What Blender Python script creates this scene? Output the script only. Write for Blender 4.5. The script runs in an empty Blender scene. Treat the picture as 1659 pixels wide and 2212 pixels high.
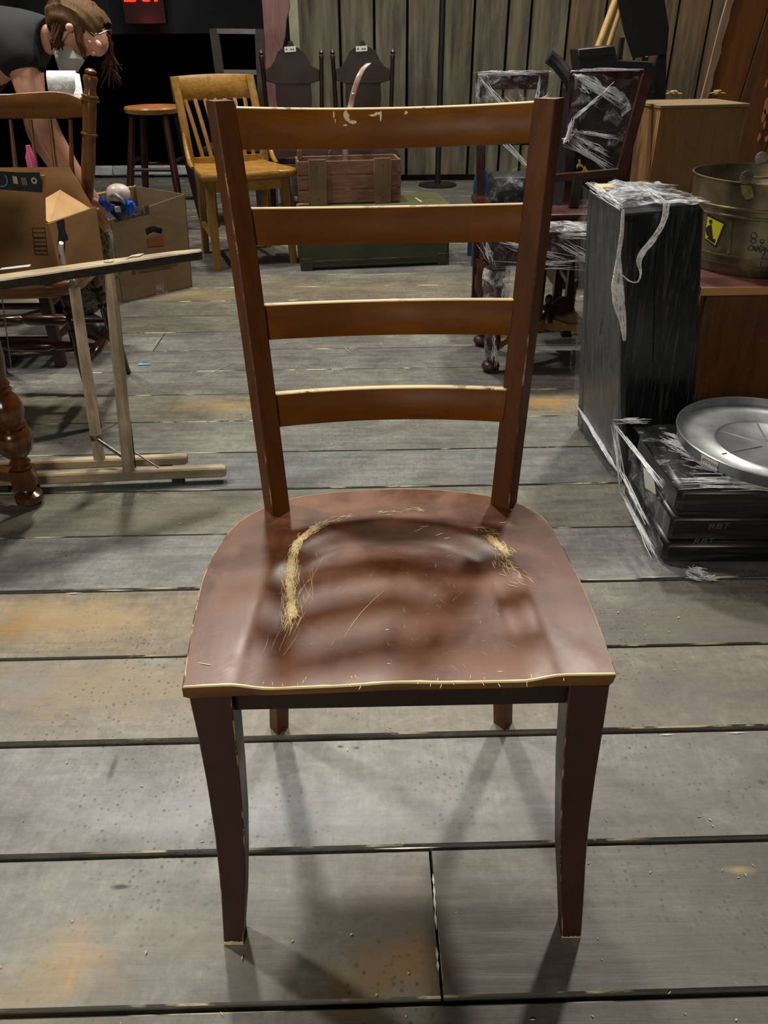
import bpy, bmesh, math, random
import numpy as np
from math import sin, cos, pi, radians, atan2, sqrt
from mathutils import Vector, Matrix, noise as mnoise
random.seed(7)
SC = bpy.context.scene
COL = SC.collection

# ------------------------------------------------------------------ camera
FPX, IW, IH, CH = 1660.0, 1659.0, 2212.0, 1.02
PITCH, ROLL = 0.55694, 0.0071
_f = Vector((0, cos(PITCH), -sin(PITCH))); _d = Vector((0, -sin(PITCH), -cos(PITCH))); _r = Vector((1, 0, 0))
_R = _r*cos(ROLL)+_d*sin(ROLL); _D = -_r*sin(ROLL)+_d*cos(ROLL)
cam_d = bpy.data.cameras.new('camera'); cam = bpy.data.objects.new('camera', cam_d); COL.objects.link(cam)
cam.location = (0, 0, CH)
m = Matrix((_R, -_D, -_f)).transposed().to_4x4(); m.translation = Vector((0, 0, CH)); cam.matrix_world = m
cam_d.sensor_fit = 'VERTICAL'; cam_d.sensor_height = 36.0; cam_d.lens = 36.0*FPX/IH
cam_d.clip_start = 0.05; cam_d.clip_end = 60
SC.camera = cam

# ------------------------------------------------------------------ world, lamps, exposure
w = bpy.data.worlds.new('dim_hall'); SC.world = w; w.use_nodes = True
w.node_tree.nodes['Background'].inputs[0].default_value = (0.9, 0.93, 1.0, 1)
w.node_tree.nodes['Background'].inputs[1].default_value = 0.022
SC.view_settings.view_transform = 'Standard'; SC.view_settings.look = 'None'
SC.view_settings.gamma = 1; SC.view_settings.exposure = 0.0; SC.view_settings.use_curve_mapping = False

def lamp(name, loc, target, power, size, col=(1, 0.93, 0.82), shape='DISK', spread=pi):
    l = bpy.data.lights.new(name, 'AREA'); l.shape = shape; l.size = size; l.energy = power; l.color = col; l.spread = spread
    o = bpy.data.objects.new(name, l); COL.objects.link(o); o.location = loc
    o.rotation_euler = (Vector(target)-Vector(loc)).to_track_quat('-Z', 'Y').to_euler()
    return o
lamp('stage_lamp', (-0.75, 4.1, 4.5), (0, 1.0, 0), 150, 0.32, (1, 0.93, 0.83))
lamp('stage_lamp', (1.35, 4.0, 4.5), (0, 1.0, 0), 130, 0.32, (1, 0.93, 0.84))
lamp('stage_lamp', (-2.6, 2.6, 4.3), (0, 0.9, 0), 120, 0.30, (1, 0.95, 0.88))
lamp('fill_light', (-0.6, 3.4, 5.6), (-0.3, 3.6, 0), 62, 3.0, (1, 0.95, 0.86))  # added soft overhead fill, not a fixture of the hall
lamp('fill_light', (-0.8, -2.0, 1.9), (0.0, 2.4, 0.7), 42, 1.0, (1, 0.92, 0.80))  # added low front fill behind the camera, for upright faces
lamp('fill_light', (1.5, 5.0, 3.6), (1.4, 6.7, 0.8), 14, 0.9, (1, 0.86, 0.64))  # added warm fill to brighten the back wall

# ------------------------------------------------------------------ helpers
def ray(x, y):
    return _f+_R*((x-IW/2)/FPX)+_D*((y-IH/2)/FPX)
def onz(x, y, z=0.0):           # surveyed spot at a known height
    v = ray(x, y); return Vector((0, 0, CH))+v*((z-CH)/v.z)
def ony(x, y, Y):               # surveyed spot at a known distance
    v = ray(x, y); return Vector((0, 0, CH))+v*(Y/v.y)
def V(*a): return Vector(a)
def lin(c):
    if isinstance(c, str): c = tuple(int(c[i:i+2], 16)/255 for i in (0, 2, 4))
    return tuple(((x/12.92) if x <= 0.04045 else ((x+0.055)/1.055)**2.4) for x in c)+(1.0,)
MW = {}
def mw(o): return MW.get(o.name, Matrix.Identity(4)) if o else Matrix.Identity(4)
def root(name, loc, label, cat, rz=0, group=None, kind=None):
    o = bpy.data.objects.new(name, None); COL.objects.link(o); o.empty_display_size = 0.05
    o.location = loc; o.rotation_euler = (0, 0, rz)
    MW[o.name] = Matrix.Translation(Vector(loc)) @ Matrix.Rotation(rz, 4, 'Z')
    if kind: o['kind'] = kind
    if label: o['label'] = label
    if cat: o['category'] = cat
    if group: o['group'] = group
    return o
def tag(o, label, cat, group=None, kind=None):
    if label: o['label'] = label
    if cat: o['category'] = cat
    if group: o['group'] = group
    if kind: o['kind'] = kind
    return o

class MB:
    def __init__(s): s.v = []; s.f = []; s.m = []; s.sm = []
    def add(s, vs, fs, mi=0, smooth=False):
        b = len(s.v); s.v += [tuple(v) for v in vs]
        for i, f in enumerate(fs):
            s.f.append([b+k for k in f]); s.m.append(mi[i] if isinstance(mi, list) else mi); s.sm.append(smooth)
        return s
    def hexa(s, c, mi=0):        # 8 corners: bottom 0-3 ccw, top 4-7
        return s.add(c, [(3, 2, 1, 0), (4, 5, 6, 7), (0, 1, 5, 4), (1, 2, 6, 5), (2, 3, 7, 6), (3, 0, 4, 7)], mi)
    def box(s, c, size, rz=0, mi=0, bev=0.0, rx=0, ry=0):
        R = Matrix.Rotation(rz, 3, 'Z') @ Matrix.Rotation(ry, 3, 'Y') @ Matrix.Rotation(rx, 3, 'X'); c = Vector(c); hx, hy, hz = [a/2 for a in size]
        if bev <= 0:
            P = [(-hx, -hy, -hz), (hx, -hy, -hz), (hx, hy, -hz), (-hx, hy, -hz), (-hx, -hy, hz), (hx, -hy, hz), (hx, hy, hz), (-hx, hy, hz)]
            return s.hexa([c+R @ Vector(p) for p in P], mi)
        bm = bmesh.new(); bmesh.ops.create_cube(bm, size=1.0)
        for v in bm.verts: v.co = Vector((v.co.x*2*hx, v.co.y*2*hy, v.co.z*2*hz))
        bmesh.ops.bevel(bm, geom=bm.edges[:], offset=bev, segments=2 if bev > 0.006 else 1, affect='EDGES', profile=0.5)
        bm.verts.index_update()
        s.add([c+R @ v.co for v in bm.verts], [[v.index for v in f.verts] for f in bm.faces], mi, bev > 0.006); bm.free(); return s
    def tube(s, pts, rad, n=10, mi=0, cap=True, smooth=True):
        pts = [Vector(p) for p in pts]; k = len(pts)
        if not hasattr(rad, '__len__'): rad = [rad]*k
        T = [(pts[min(i+1, k-1)]-pts[max(i-1, 0)]).normalized() for i in range(k)]
        u = T[0].orthogonal().normalized(); vs = []
        for i in range(k):
            u = (u-T[i]*u.dot(T[i]))
            if u.length < 1e-6: u = T[i].orthogonal()
            u.normalize(); b = T[i].cross(u)
            for j in range(n):
                a = 2*pi*j/n; vs.append(pts[i]+(u*cos(a)+b*sin(a))*rad[i])
        fs = [(i*n+j, i*n+(j+1) % n, (i+1)*n+(j+1) % n, (i+1)*n+j) for i in range(k-1) for j in range(n)]
        s.add(vs, fs, mi, smooth)
        if cap:
            b = len(s.v)-len(vs)
            s.f.append([b+j for j in range(n)][::-1]); s.m.append(mi); s.sm.append(False)
            s.f.append([b+(k-1)*n+j for j in range(n)]); s.m.append(mi); s.sm.append(False)
        return s
    def lathe(s, p0, p1, prof, n=16, mi=0, smooth=True):   # prof [(t, r)] along p0->p1
        p0 = Vector(p0); p1 = Vector(p1); d = (p1-p0)
        u = d.orthogonal().normalized(); b = d.normalized().cross(u); vs = []
        for t, r in prof:
            for j in range(n):
                a = 2*pi*j/n; vs.append(p0+d*t+(u*cos(a)+b*sin(a))*r)
        k = len(prof)
        fs = [(i*n+j, i*n+(j+1) % n, (i+1)*n+(j+1) % n, (i+1)*n+j) for i in range(k-1) for j in range(n)]
        fs.append(tuple(range(n))[::-1]); fs.append(tuple((k-1)*n+j for j in range(n)))
        return s.add(vs, fs, mi, smooth)
    def loft(s, secs, mi=0, smooth=False, cap=True):
        n = len(secs[0]); k = len(secs); vs = [p for q in secs for p in q]
        fs = []; ms = []
        for i in range(k-1):
            for j in range(n):
                fs.append((i*n+j, i*n+(j+1) % n, (i+1)*n+(j+1) % n, (i+1)*n+j)); ms.append(mi[j] if isinstance(mi, list) else mi)
        if cap:
            fs.append(tuple(range(n))[::-1]); fs.append(tuple((k-1)*n+j for j in range(n))); e = mi[0] if isinstance(mi, list) else mi; ms += [e, e]
        return s.add(vs, fs, ms, smooth)
    def grid(s, P, mi=0, smooth=True):    # P rows x cols of points
        r, c = len(P), len(P[0])
        return s.add([p for row in P for p in row], [(i*c+j, i*c+j+1, (i+1)*c+j+1, (i+1)*c+j) for i in range(r-1) for j in range(c-1)], mi, smooth)
    def prism(s, poly, off, mi=0, smooth=False):   # planar polygon extruded by vector
        n = len(poly); off = Vector(off); a = [Vector(p) for p in poly]; b = [p+off for p in a]
        fs = [tuple(range(n))[::-1], tuple(range(n, 2*n))]+[(i, (i+1) % n, n+(i+1) % n, n+i) for i in range(n)]
        return s.add(a+b, fs, mi, smooth)
    def build(s, name, mats, parent=None, origin=None, sharp=38, bevel=0.0, fix=True):
        if not isinstance(mats, (list, tuple)): mats = [mats]
        me = bpy.data.meshes.new(name)
        if parent: I = mw(parent).inverted()
        else:
            if origin is None:
                xs = np.array(s.v); origin = ((xs[:, 0].min()+xs[:, 0].max())/2, (xs[:, 1].min()+xs[:, 1].max())/2, xs[:, 2].min())
            I = Matrix.Translation(Vector(origin)).inverted()
        me.from_pydata([I @ Vector(v) for v in s.v], [], s.f)
        for mt in mats: me.materials.append(mt)
        me.polygons.foreach_set('material_index', s.m); me.polygons.foreach_set('use_smooth', [True]*len(s.f))
        if fix or bevel:
            bm = bmesh.new(); bm.from_mesh(me)
            bmesh.ops.recalc_face_normals(bm, faces=bm.faces[:])
            if bevel:
                ed = [e for e in bm.edges if len(e.link_faces) == 2 and e.calc_face_angle(0) > 0.6]
                bmesh.ops.bevel(bm, geom=ed, offset=bevel, segments=1, affect='EDGES')
            bm.to_mesh(me); bm.free()
        me.set_sharp_from_angle(angle=radians(sharp)); me.update()
        o = bpy.data.objects.new(name, me); COL.objects.link(o)
        if parent: o.parent = parent; MW[o.name] = mw(parent).copy()
        else: o.location = origin; MW[o.name] = Matrix.Translation(Vector(origin))
        return o

def quad8(c, ch):   # 4 corners (ring) -> 8 points with chamfered corners; faces alternate edge/main
    out = []
    for i in range(4):
        p = Vector(c[i]); a = Vector(c[i-1]); b = Vector(c[(i+1) % 4]); k = ch[i] if hasattr(ch, '__len__') else ch
        out += [p+(a-p).normalized()*k, p+(b-p).normalized()*k]
    return out

# ------------------------------------------------------------------ materials
def newmat(name):
    m = bpy.data.materials.new(name); m.use_nodes = True; nt = m.node_tree
    return m, nt, nt.nodes, nt.links, nt.nodes['Principled BSDF']
def nd(N, t, **k):
    n = N.new(t)
    for a, b in k.items():
        if a.startswith('i_'): n.inputs[a[2:]].default_value = b
        else: setattr(n, a, b)
    return n
def ramp(N, L, src, stops):
    r = N.new('ShaderNodeValToRGB'); e = r.color_ramp.elements
    while len(e) < len(stops): e.new(0.5)
    for i, (p, c) in enumerate(stops):
        e[i].position = p; e[i].color = c if len(c) == 4 else (*c, 1)
    L.new(src, r.inputs[0]); return r.outputs[0]
def mixc(N, L, fac, a, b, mode='MIX'):
    n = N.new('ShaderNodeMix'); n.data_type = 'RGBA'; n.blend_type = mode
    for s, i in ((fac, 0), (a, 6), (b, 7)):
        if hasattr(s, 'is_linked') or hasattr(s, 'links'): L.new(s, n.inputs[i])
        elif i == 0: n.inputs[0].default_value = s
        else: n.inputs[i].default_value = s
    return n.outputs[2]
def noisef(N, L, vec, scale, detail=4, rough=0.55, lo=0.35, hi=0.65, mapscale=None, dist=0.0):
    if mapscale is not None:
        mp = N.new('ShaderNodeMapping'); mp.inputs['Scale'].default_value = mapscale; L.new(vec, mp.inputs[0]); vec = mp.outputs[0]
    n = N.new('ShaderNodeTexNoise'); n.inputs['Scale'].default_value = scale; n.inputs['Detail'].default_value = detail; n.inputs['Roughness'].default_value = rough
    n.inputs['Distortion'].default_value = dist
    L.new(vec, n.inputs['Vector'])
    r = N.new('ShaderNodeMapRange'); r.inputs[1].default_value = lo; r.inputs[2].default_value = hi; L.new(n.outputs[0], r.inputs[0])
    return r.outputs[0]
def bump(N, L, P, h, s=0.2, d=0.002):
    b = N.new('ShaderNodeBump'); b.inputs['Strength'].default_value = s; b.inputs['Distance'].default_value = d
    L.new(h, b.inputs['Height']); L.new(b.outputs[0], P.inputs['Normal'])
def obvec(N, world=False):
    if world: return N.new('ShaderNodeNewGeometry').outputs['Position']
    return N.new('ShaderNodeTexCoord').outputs['Object']

def plain(name, c, rough=0.5, metal=0.0, var=0.0, scale=20, bmp=0.0, c2=None, spec=0.5, coat=0.0, emis=None):
    m, nt, N, L, P = newmat(name); c = lin(c)
    P.inputs['Roughness'].default_value = rough; P.inputs['Metallic'].default_value = metal
    P.inputs['Specular IOR Level'].default_value = spec; P.inputs['Coat Weight'].default_value = coat
    v = obvec(N)
    c2 = lin(c2) if c2 else tuple(min(1, x*(1+var)) for x in c[:3])+(1,)
    f = noisef(N, L, v, scale)
    L.new(mixc(N, L, f, c, c2), P.inputs['Base Color'])
    if bmp: bump(N, L, P, f, bmp)
    if emis: P.inputs['Emission Color'].default_value = lin(emis[0]); P.inputs['Emission Strength'].default_value = emis[1]
    return m
def wood(name, dark, light, rough=0.4, grain=(1, 1, 12), scale=14, patch=5, patchc=None, pamt=0.5, bmp=0.12, spec=0.5, rvar=0.12, coat=0.0):
    m, nt, N, L, P = newmat(name); v = obvec(N)
    f = noisef(N, L, v, scale, 6, 0.6, 0.3, 0.7, grain, 0.4)
    g = noisef(N, L, v, patch, 3, 0.5, 0.35, 0.65)
    c = mixc(N, L, f, lin(dark), lin(light))
    if patchc:
        mm = N.new('ShaderNodeMath'); mm.operation = 'MULTIPLY'; mm.inputs[1].default_value = pamt; L.new(g, mm.inputs[0])
        c = mixc(N, L, mm.outputs[0], c, lin(patchc))
    L.new(c, P.inputs['Base Color'])
    r = N.new('ShaderNodeMapRange'); r.inputs[3].default_value = rough-rvar; r.inputs[4].default_value = rough+rvar; L.new(g, r.inputs[0]); L.new(r.outputs[0], P.inputs['Roughness'])
    P.inputs['Specular IOR Level'].default_value = spec; P.inputs['Coat Weight'].default_value = coat; P.inputs['Coat Roughness'].default_value = 0.25
    bump(N, L, P, f, bmp, 0.001)
    return m
def worn(name, base, pale, cover=0.5, scale=60, rough=0.5, stretch=(1, 1, 1)):
    m, nt, N, L, P = newmat(name); v = obvec(N)
    f = noisef(N, L, v, scale, 5, 0.65, 0.5-0.25*(cover-0.5)-0.03, 0.5-0.25*(cover-0.5)+0.03, stretch)
    g = noisef(N, L, v, scale*0.2, 2, 0.5, 0.5-0.5*(cover-0.5)-0.06, 0.5-0.5*(cover-0.5)+0.06)
    mm = N.new('ShaderNodeMath'); mm.operation = 'MAXIMUM' if cover > 0.5 else 'MULTIPLY'; L.new(f, mm.inputs[0]); L.new(g, mm.inputs[1])
    L.new(mixc(N, L, mm.outputs[0], lin(base), lin(pale)), P.inputs['Base Color']); P.inputs['Roughness'].default_value = rough
    return m
def film_mat(name, lo=0.03, hi=0.65, scale=16, stretch=(1, 1, 1), thr=(0.45, 0.7), tint='e8ecf0'):
    m, nt, N, L, P = newmat(name); v = obvec(N)
    f = noisef(N, L, v, scale, 6, 0.7, thr[0], thr[1], stretch, 0.8)
    P.inputs['Base Color'].default_value = lin(tint); P.inputs['Roughness'].default_value = 0.16
    P.inputs['Specular IOR Level'].default_value = 0.9
    r = N.new('ShaderNodeMapRange'); r.inputs[3].default_value = lo; r.inputs[4].default_value = hi; L.new(f, r.inputs[0]); L.new(r.outputs[0], P.inputs['Alpha'])
    h = noisef(N, L, v, scale*1.8, 5, 0.6, 0.2, 0.8, stretch, 1.0); bump(N, L, P, h, 0.9, 0.012)
    return m

M = {}
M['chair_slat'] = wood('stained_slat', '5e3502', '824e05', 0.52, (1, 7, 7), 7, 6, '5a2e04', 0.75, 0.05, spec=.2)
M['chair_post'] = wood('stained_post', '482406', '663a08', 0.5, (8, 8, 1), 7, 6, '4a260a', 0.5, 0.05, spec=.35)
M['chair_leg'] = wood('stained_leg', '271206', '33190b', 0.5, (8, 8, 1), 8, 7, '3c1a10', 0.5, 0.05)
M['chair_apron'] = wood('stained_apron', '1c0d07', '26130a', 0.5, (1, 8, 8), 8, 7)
M['pale_edge'] = worn('pale_worn_edge', '5a3216', 'd9bf8c', 0.72, 90)
M['pale_edge_thin'] = worn('chipped_edge', '4a220f', 'b99a68', 0.42, 70, stretch=(1, 1, 0.35))
M['pale_raw'] = worn('bare_wood', 'cfb080', 'eadcb4', 0.5, 200)
M['scratch'] = plain('bare_scratch', 'ecd9a2', 0.6, c2='d2b070', scale=90)
def seat_mat():
    m, nt, N, L, P = newmat('seat_stain'); v = obvec(N)
    f = noisef(N, L, v, 9, 6, 0.6, 0.3, 0.7, (5, 1, 1), 0.5)
    g = noisef(N, L, v, 11, 4, 0.55, 0.42, 0.68)
    h = noisef(N, L, v, 26, 6, 0.7, 0.52, 0.7, (1, 2.2, 1), 1.0)
    c = mixc(N, L, f, lin('4e2a16'), lin('64391f'))
    c = mixc(N, L, g, c, lin('74472a'))
    k = N.new('ShaderNodeMath'); k.operation = 'MULTIPLY'; k.inputs[1].default_value = 0.22; L.new(h, k.inputs[0])
    c = mixc(N, L, k.outputs[0], c, lin('80624a'))
    L.new(c, P.inputs['Base Color'])
    r = N.new('ShaderNodeMapRange'); P.inputs['Specular IOR Level'].default_value = 0.38; r.inputs[3].default_value = 0.30; r.inputs[4].default_value = 0.50; L.new(g, r.inputs[0]); L.new(r.outputs[0], P.inputs['Roughness'])
    bump(N, L, P, f, 0.04, 0.001); return m
M['seat'] = seat_mat()

def plank_mat():
    m, nt, N, L, P = newmat('painted_plank'); v = obvec(N, True)
    oi = N.new('ShaderNodeObjectInfo'); base = oi.outputs['Color']
    rv = N.new('ShaderNodeVectorMath'); rv.operation = 'ADD'; L.new(v, rv.inputs[0])
    cb = N.new('ShaderNodeCombineXYZ'); mu = N.new('ShaderNodeMath'); mu.operation = 'MULTIPLY'; mu.inputs[1].default_value = 9.0
    L.new(oi.outputs['Random'], mu.inputs[0]); L.new(mu.outputs[0], cb.inputs[0]); L.new(mu.outputs[0], cb.inputs[2]); L.new(cb.outputs[0], rv.inputs[1]); q = rv.outputs[0]
    wash = noisef(N, L, q, 2.6, 4, 0.55, 0.38, 0.66, (1, 1.8, 1), 0.6)
    wash2 = noisef(N, L, q, 5.0, 5, 0.6, 0.45, 0.7, (1, 1.3, 1), 0.8)
    c = mixc(N, L, wash, base, lin('86877b'), 'MIX'); nm = c.node; nm.clamp_factor = True
    wf = N.new('ShaderNodeMath'); wf.operation = 'MULTIPLY'; wf.inputs[1].default_value = 0.42; L.new(wash, wf.inputs[0]); L.new(wf.outputs[0], nm.inputs[0])
    w2 = N.new('ShaderNodeMath'); w2.operation = 'MULTIPLY'; w2.inputs[1].default_value = 0.48; L.new(wash2, w2.inputs[0])
    c = mixc(N, L, w2.outputs[0], c, lin('47453f'))
    mot = noisef(N, L, v, 55, 7, 0.8, 0.25, 0.75)
    mot2 = noisef(N, L, q, 9, 7, 0.72, 0.30, 0.70, (1, 1.6, 1), 1.0)
    c = mixc(N, L, 0.55, c, ramp(N, L, mot, [(0, (0.22, 0.215, 0.20)), (1, (0.74, 0.74, 0.74))]), 'OVERLAY')
    c = mixc(N, L, 0.60, c, ramp(N, L, mot2, [(0, (0.24, 0.235, 0.225)), (1, (0.70, 0.70, 0.70))]), 'OVERLAY')
    # long grain streaks and cross brushed striations
    g1 = noisef(N, L, q, 12, 7, 0.7, 0.3, 0.7, (0.35, 5, 1), 0.3)
    g2 = noisef(N, L, q, 34, 6, 0.75, 0.32, 0.68, (4.0, 0.45, 1), 0.5)
    c = mixc(N, L, 0.42, c, ramp(N, L, g1, [(0, (0.26, 0.26, 0.26)), (1, (0.76, 0.76, 0.76))]), 'OVERLAY')
    c = mixc(N, L, 0.34, c, ramp(N, L, g2, [(0, (0.30, 0.30, 0.30)), (1, (0.70, 0.70, 0.70))]), 'OVERLAY')
    # dry-brushed tan and rust paint stains, grey patches, and shade painted into the boards
    nz = noisef(N, L, v, 16, 7, 0.72, 0.15, 0.85, (1, 1, 1), 0.5)
    def stain(c, px, py, rx, ry, col, amt):  # serves real stains and painted shade alike
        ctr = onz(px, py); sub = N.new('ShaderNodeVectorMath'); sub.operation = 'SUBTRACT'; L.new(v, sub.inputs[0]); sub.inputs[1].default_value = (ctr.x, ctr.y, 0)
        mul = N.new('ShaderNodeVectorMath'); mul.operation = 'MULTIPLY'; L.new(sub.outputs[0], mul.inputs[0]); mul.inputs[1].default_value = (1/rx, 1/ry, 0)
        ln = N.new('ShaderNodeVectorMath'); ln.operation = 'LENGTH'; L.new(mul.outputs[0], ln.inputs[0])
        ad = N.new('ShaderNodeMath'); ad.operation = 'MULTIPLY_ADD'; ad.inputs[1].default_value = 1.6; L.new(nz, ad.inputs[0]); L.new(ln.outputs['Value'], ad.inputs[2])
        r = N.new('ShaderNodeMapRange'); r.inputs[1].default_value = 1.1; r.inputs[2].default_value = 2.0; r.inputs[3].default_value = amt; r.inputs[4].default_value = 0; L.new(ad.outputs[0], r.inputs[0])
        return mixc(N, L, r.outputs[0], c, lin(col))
    for a in [(860, 2000, .17, .13, '554a3b', .85), (1060, 2080, .10, .12, '504a42', .75), (880, 2090, .055, .04, '7c5826', .65), (790, 2130, .07, .05, '6e5a38', .7), (560, 2120, .07, .05, '5f574a', .6), (660, 1770, .09, .05, '55585b', .55), (1180, 1730, .07, .04, '5a5a58', .55), (180, 1480, .3, .08, '83755c', .45), (1480, 2050, .16, .07, '5f5850', .5), (1400, 1700, .14, .06, '6a6058', .45), (300, 2030, .14, .05, '8c8272', .4), (1500, 1480, .2, .07, '565047', .5), (1450, 1340, .2, .06, '5c5547', .5), (40, 1200, .1, .12, '4c4a44', .5), (560, 1990, .06, .05, '6a655c', .5), (150, 1335, .22, .07, '9a835a', .7), (20, 1360, .06, .06, '86601e', .6),  # opening dark browns: mottled stain that also paints in the seat shadow
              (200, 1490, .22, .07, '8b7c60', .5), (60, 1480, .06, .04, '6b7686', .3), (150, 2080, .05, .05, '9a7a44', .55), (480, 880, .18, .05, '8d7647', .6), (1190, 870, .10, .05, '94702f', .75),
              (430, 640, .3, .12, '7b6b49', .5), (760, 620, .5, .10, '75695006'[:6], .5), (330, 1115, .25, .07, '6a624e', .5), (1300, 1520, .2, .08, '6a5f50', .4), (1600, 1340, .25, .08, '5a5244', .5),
              (500, 1750, .25, .06, '9aa0a6', .35), (900, 1760, .2, .05, '9a9c9e', .3), (60, 2150, .12, .05, '85714c', .5), (1595, 1880, .022, .007, 'c0a878', .9), (245, 1655, .006, .03, '3e3a33', .9), (262, 1915, .014, .004, '2e2620', 1), (150, 2120, .006, .03, 'a07a3a', .7), (1645, 1690, .006, .005, '22221e', 1), (735, 1613, .005, .003, '1c1a18', 1), (770, 1616, .005, .003, '1c1a18', 1), (1320, 1358, .006, .003, '2c2c2a', 1), (1345, 1357, .008, .003, '2c2c2a', 1), (1590, 1500, .3, .3, '504c45', .35), (1500, 1750, .3, .3, '5a5650', .35), (1550, 2080, .3, .2, '56514b', .35), (960, 440, .4, .5, '4d5457', .5)]:  # broad grey patches at right paint in the floor's light falloff
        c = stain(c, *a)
    # dark splatter dots
    vo = N.new('ShaderNodeTexVoronoi'); vo.inputs['Scale'].default_value = 105; vo.inputs['Randomness'].default_value = 1.0; L.new(v, vo.inputs['Vector'])
    r1 = N.new('ShaderNodeMapRange'); r1.inputs[1].default_value = 0.20; r1.inputs[2].default_value = 0.34; r1.inputs[3].default_value = 1; r1.inputs[4].default_value = 0; L.new(vo.outputs['Distance'], r1.inputs[0])
    sel = N.new('ShaderNodeSeparateColor'); L.new(vo.outputs['Color'], sel.inputs[0])
    r2 = N.new('ShaderNodeMapRange'); r2.inputs[1].default_value = 0.45; r2.inputs[2].default_value = 0.8; L.new(sel.outputs[0], r2.inputs[0])
    mk = noisef(N, L, v, 3.5, 3, 0.5, 0.44, 0.60)
    a1 = N.new('ShaderNodeMath'); a1.operation = 'MULTIPLY'; L.new(r1.outputs[0], a1.inputs[0]); L.new(r2.outputs[0], a1.inputs[1])
    a2 = N.new('ShaderNodeMath'); a2.operation = 'MULTIPLY'; L.new(a1.outputs[0], a2.inputs[0]); L.new(mk, a2.inputs[1])
    a3 = N.new('ShaderNodeMath'); a3.operation = 'MULTIPLY'; a3.inputs[1].default_value = 0.75; L.new(a2.outputs[0], a3.inputs[0])
    c = mixc(N, L, a3.outputs[0], c, lin('2c2a26'))
    # fine pale specks and scuffs
    sp = noisef(N, L, v, 45, 6, 0.75, 0.66, 0.72, (1, 2.2, 1))
    s2 = N.new('ShaderNodeMath'); s2.operation = 'MULTIPLY'; s2.inputs[1].default_value = 0.35; L.new(sp, s2.inputs[0])
    c = mixc(N, L, s2.outputs[0], c, lin('b5b2a6'))
    L.new(c, P.inputs['Base Color'])
    r = N.new('ShaderNodeMapRange'); r.inputs[3].default_value = 0.40; r.inputs[4].default_value = 0.60; L.new(g1, r.inputs[0]); L.new(r.outputs[0], P.inputs['Roughness'])
    bump(N, L, P, g1, 0.25, 0.0015)
    P.inputs['Specular IOR Level'].default_value = 0.5
    return m
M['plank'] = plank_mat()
M['plank_edge'] = worn('plank_edge', '3a3832', 'd6caa4', 0.45, 26, stretch=(0.25, 1, 1))
M['black'] = plain('flat_black', '060606', 0.9, spec=0.2)
M['gap'] = plain('gap_black', '0c0b0a', 0.9, spec=0.1)

# ------------------------------------------------------------------ floor
YAW = 0.02124; WPL = 0.21258; OFF = 0.48695
def fl(u, s, z=0.0):       # plank frame (u along board, s across) -> world
    return Vector((u*cos(YAW)-s*sin(YAW), u*sin(YAW)+s*cos(YAW), z))
sub = MB().hexa([fl(-5.5, -1.6, -0.06), fl(5.2, -1.6, -0.06), fl(5.2, 7.3, -0.06), fl(-5.5, 7.3, -0.06), fl(-5.5, -1.6, -0.022), fl(5.2, -1.6, -0.022), fl(5.2, 7.3, -0.022), fl(-5.5, 7.3, -0.022)])
floor = sub.build('floor', M['gap'], origin=(0, 0, 0)); floor['kind'] = 'structure'
PC = {-1: '5e5e57', 0: '71726a', 1: '7d7d7b', 2: '787265', 3: '7a6f5b', 4: '6a6c6c', 5: '5e5b4f', 6: '5f6362', 7: '61635c', 8: '686250', 9: '605d59', 10: '545453', 11: '5f5d59', 12: '5d594f', 13: '5c5850', 14: '67604f', 15: '625d50', 16: '4f5150', 17: '4a4d4e'}
PCR = {0: '66665f', 1: '686862', 2: '5c5a51', 3: '57554b', 4: '5a5a54', 5: '5e594d'}  # darker right-hand boards: falling light level put into their colour
GAP = {0: .009, 1: .009, 2: .011, 3: .007, 4: .007, 5: .0035, 6: .005, 7: .004, 8: .003, 9: .003, 10: .004, 11: .003, 12: .003}
jn = onz(942, 1990); ju = jn.x*cos(YAW)+jn.y*sin(YAW)
cuts = {0: [ju, 2.4, -2.0], -1: [-1.3, 1.2]}
g = onz(340, 745); cuts[11] = [g.x*cos(YAW)+g.y*sin(YAW), 1.5]
cuts[3] = [onz(390, 1350).x+0.55, -2.1]
rr = random.Random(3)
for k in range(-9, 32):
    cs = cuts.get(k) or [rr.uniform(-3.4, -2.4) if k < 24 else rr.uniform(-2, 0), rr.uniform(2.2, 3.3)]
    cs = sorted([-5.4]+cs+[5.1])
    g0, g1 = GAP.get(k, .003), GAP.get(k+1, .003)
    s0, s1 = OFF+WPL*k+g0/2, OFF+WPL*(k+1)-g1/2
    for i in range(len(cs)-1):
        a, b = cs[i]+0.0016, cs[i+1]-0.0016
        if fl((a+b)/2, s0).length > 9: pass
        dz = rr.uniform(-0.0008, 0.0008); e = 0.0022
        lo = [fl(a, s0, -0.021), fl(b, s0, -0.021), fl(b, s1, -0.021), fl(a, s1, -0.021)]
        md = [fl(a, s0, dz-e), fl(b, s0, dz-e), fl(b, s1, dz-e), fl(a, s1, dz-e)]
        tp = [fl(a+e*.3, s0+e, dz), fl(b-e*.3, s0+e, dz), fl(b-e*.3, s1-e, dz), fl(a+e*.3, s1-e, dz)]
        pb = MB(); pb.add(lo+md+tp, [(3, 2, 1, 0)]+[(j, (j+1) % 4, 4+(j+1) % 4, 4+j) for j in range(4)]+[(4+j, 4+(j+1) % 4, 8+(j+1) % 4, 8+j) for j in range(4)]+[(8, 9, 10, 11)], [0]+[0]*4+[1]*4+[0])
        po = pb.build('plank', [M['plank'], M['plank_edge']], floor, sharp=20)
        c = PC.get(k) or rr.choice(['565654', '5b5a54', '4f5252', '5e5a50'])
        if k in PCR and a > -0.1: c = PCR[k]
        po.color = lin(c)

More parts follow.
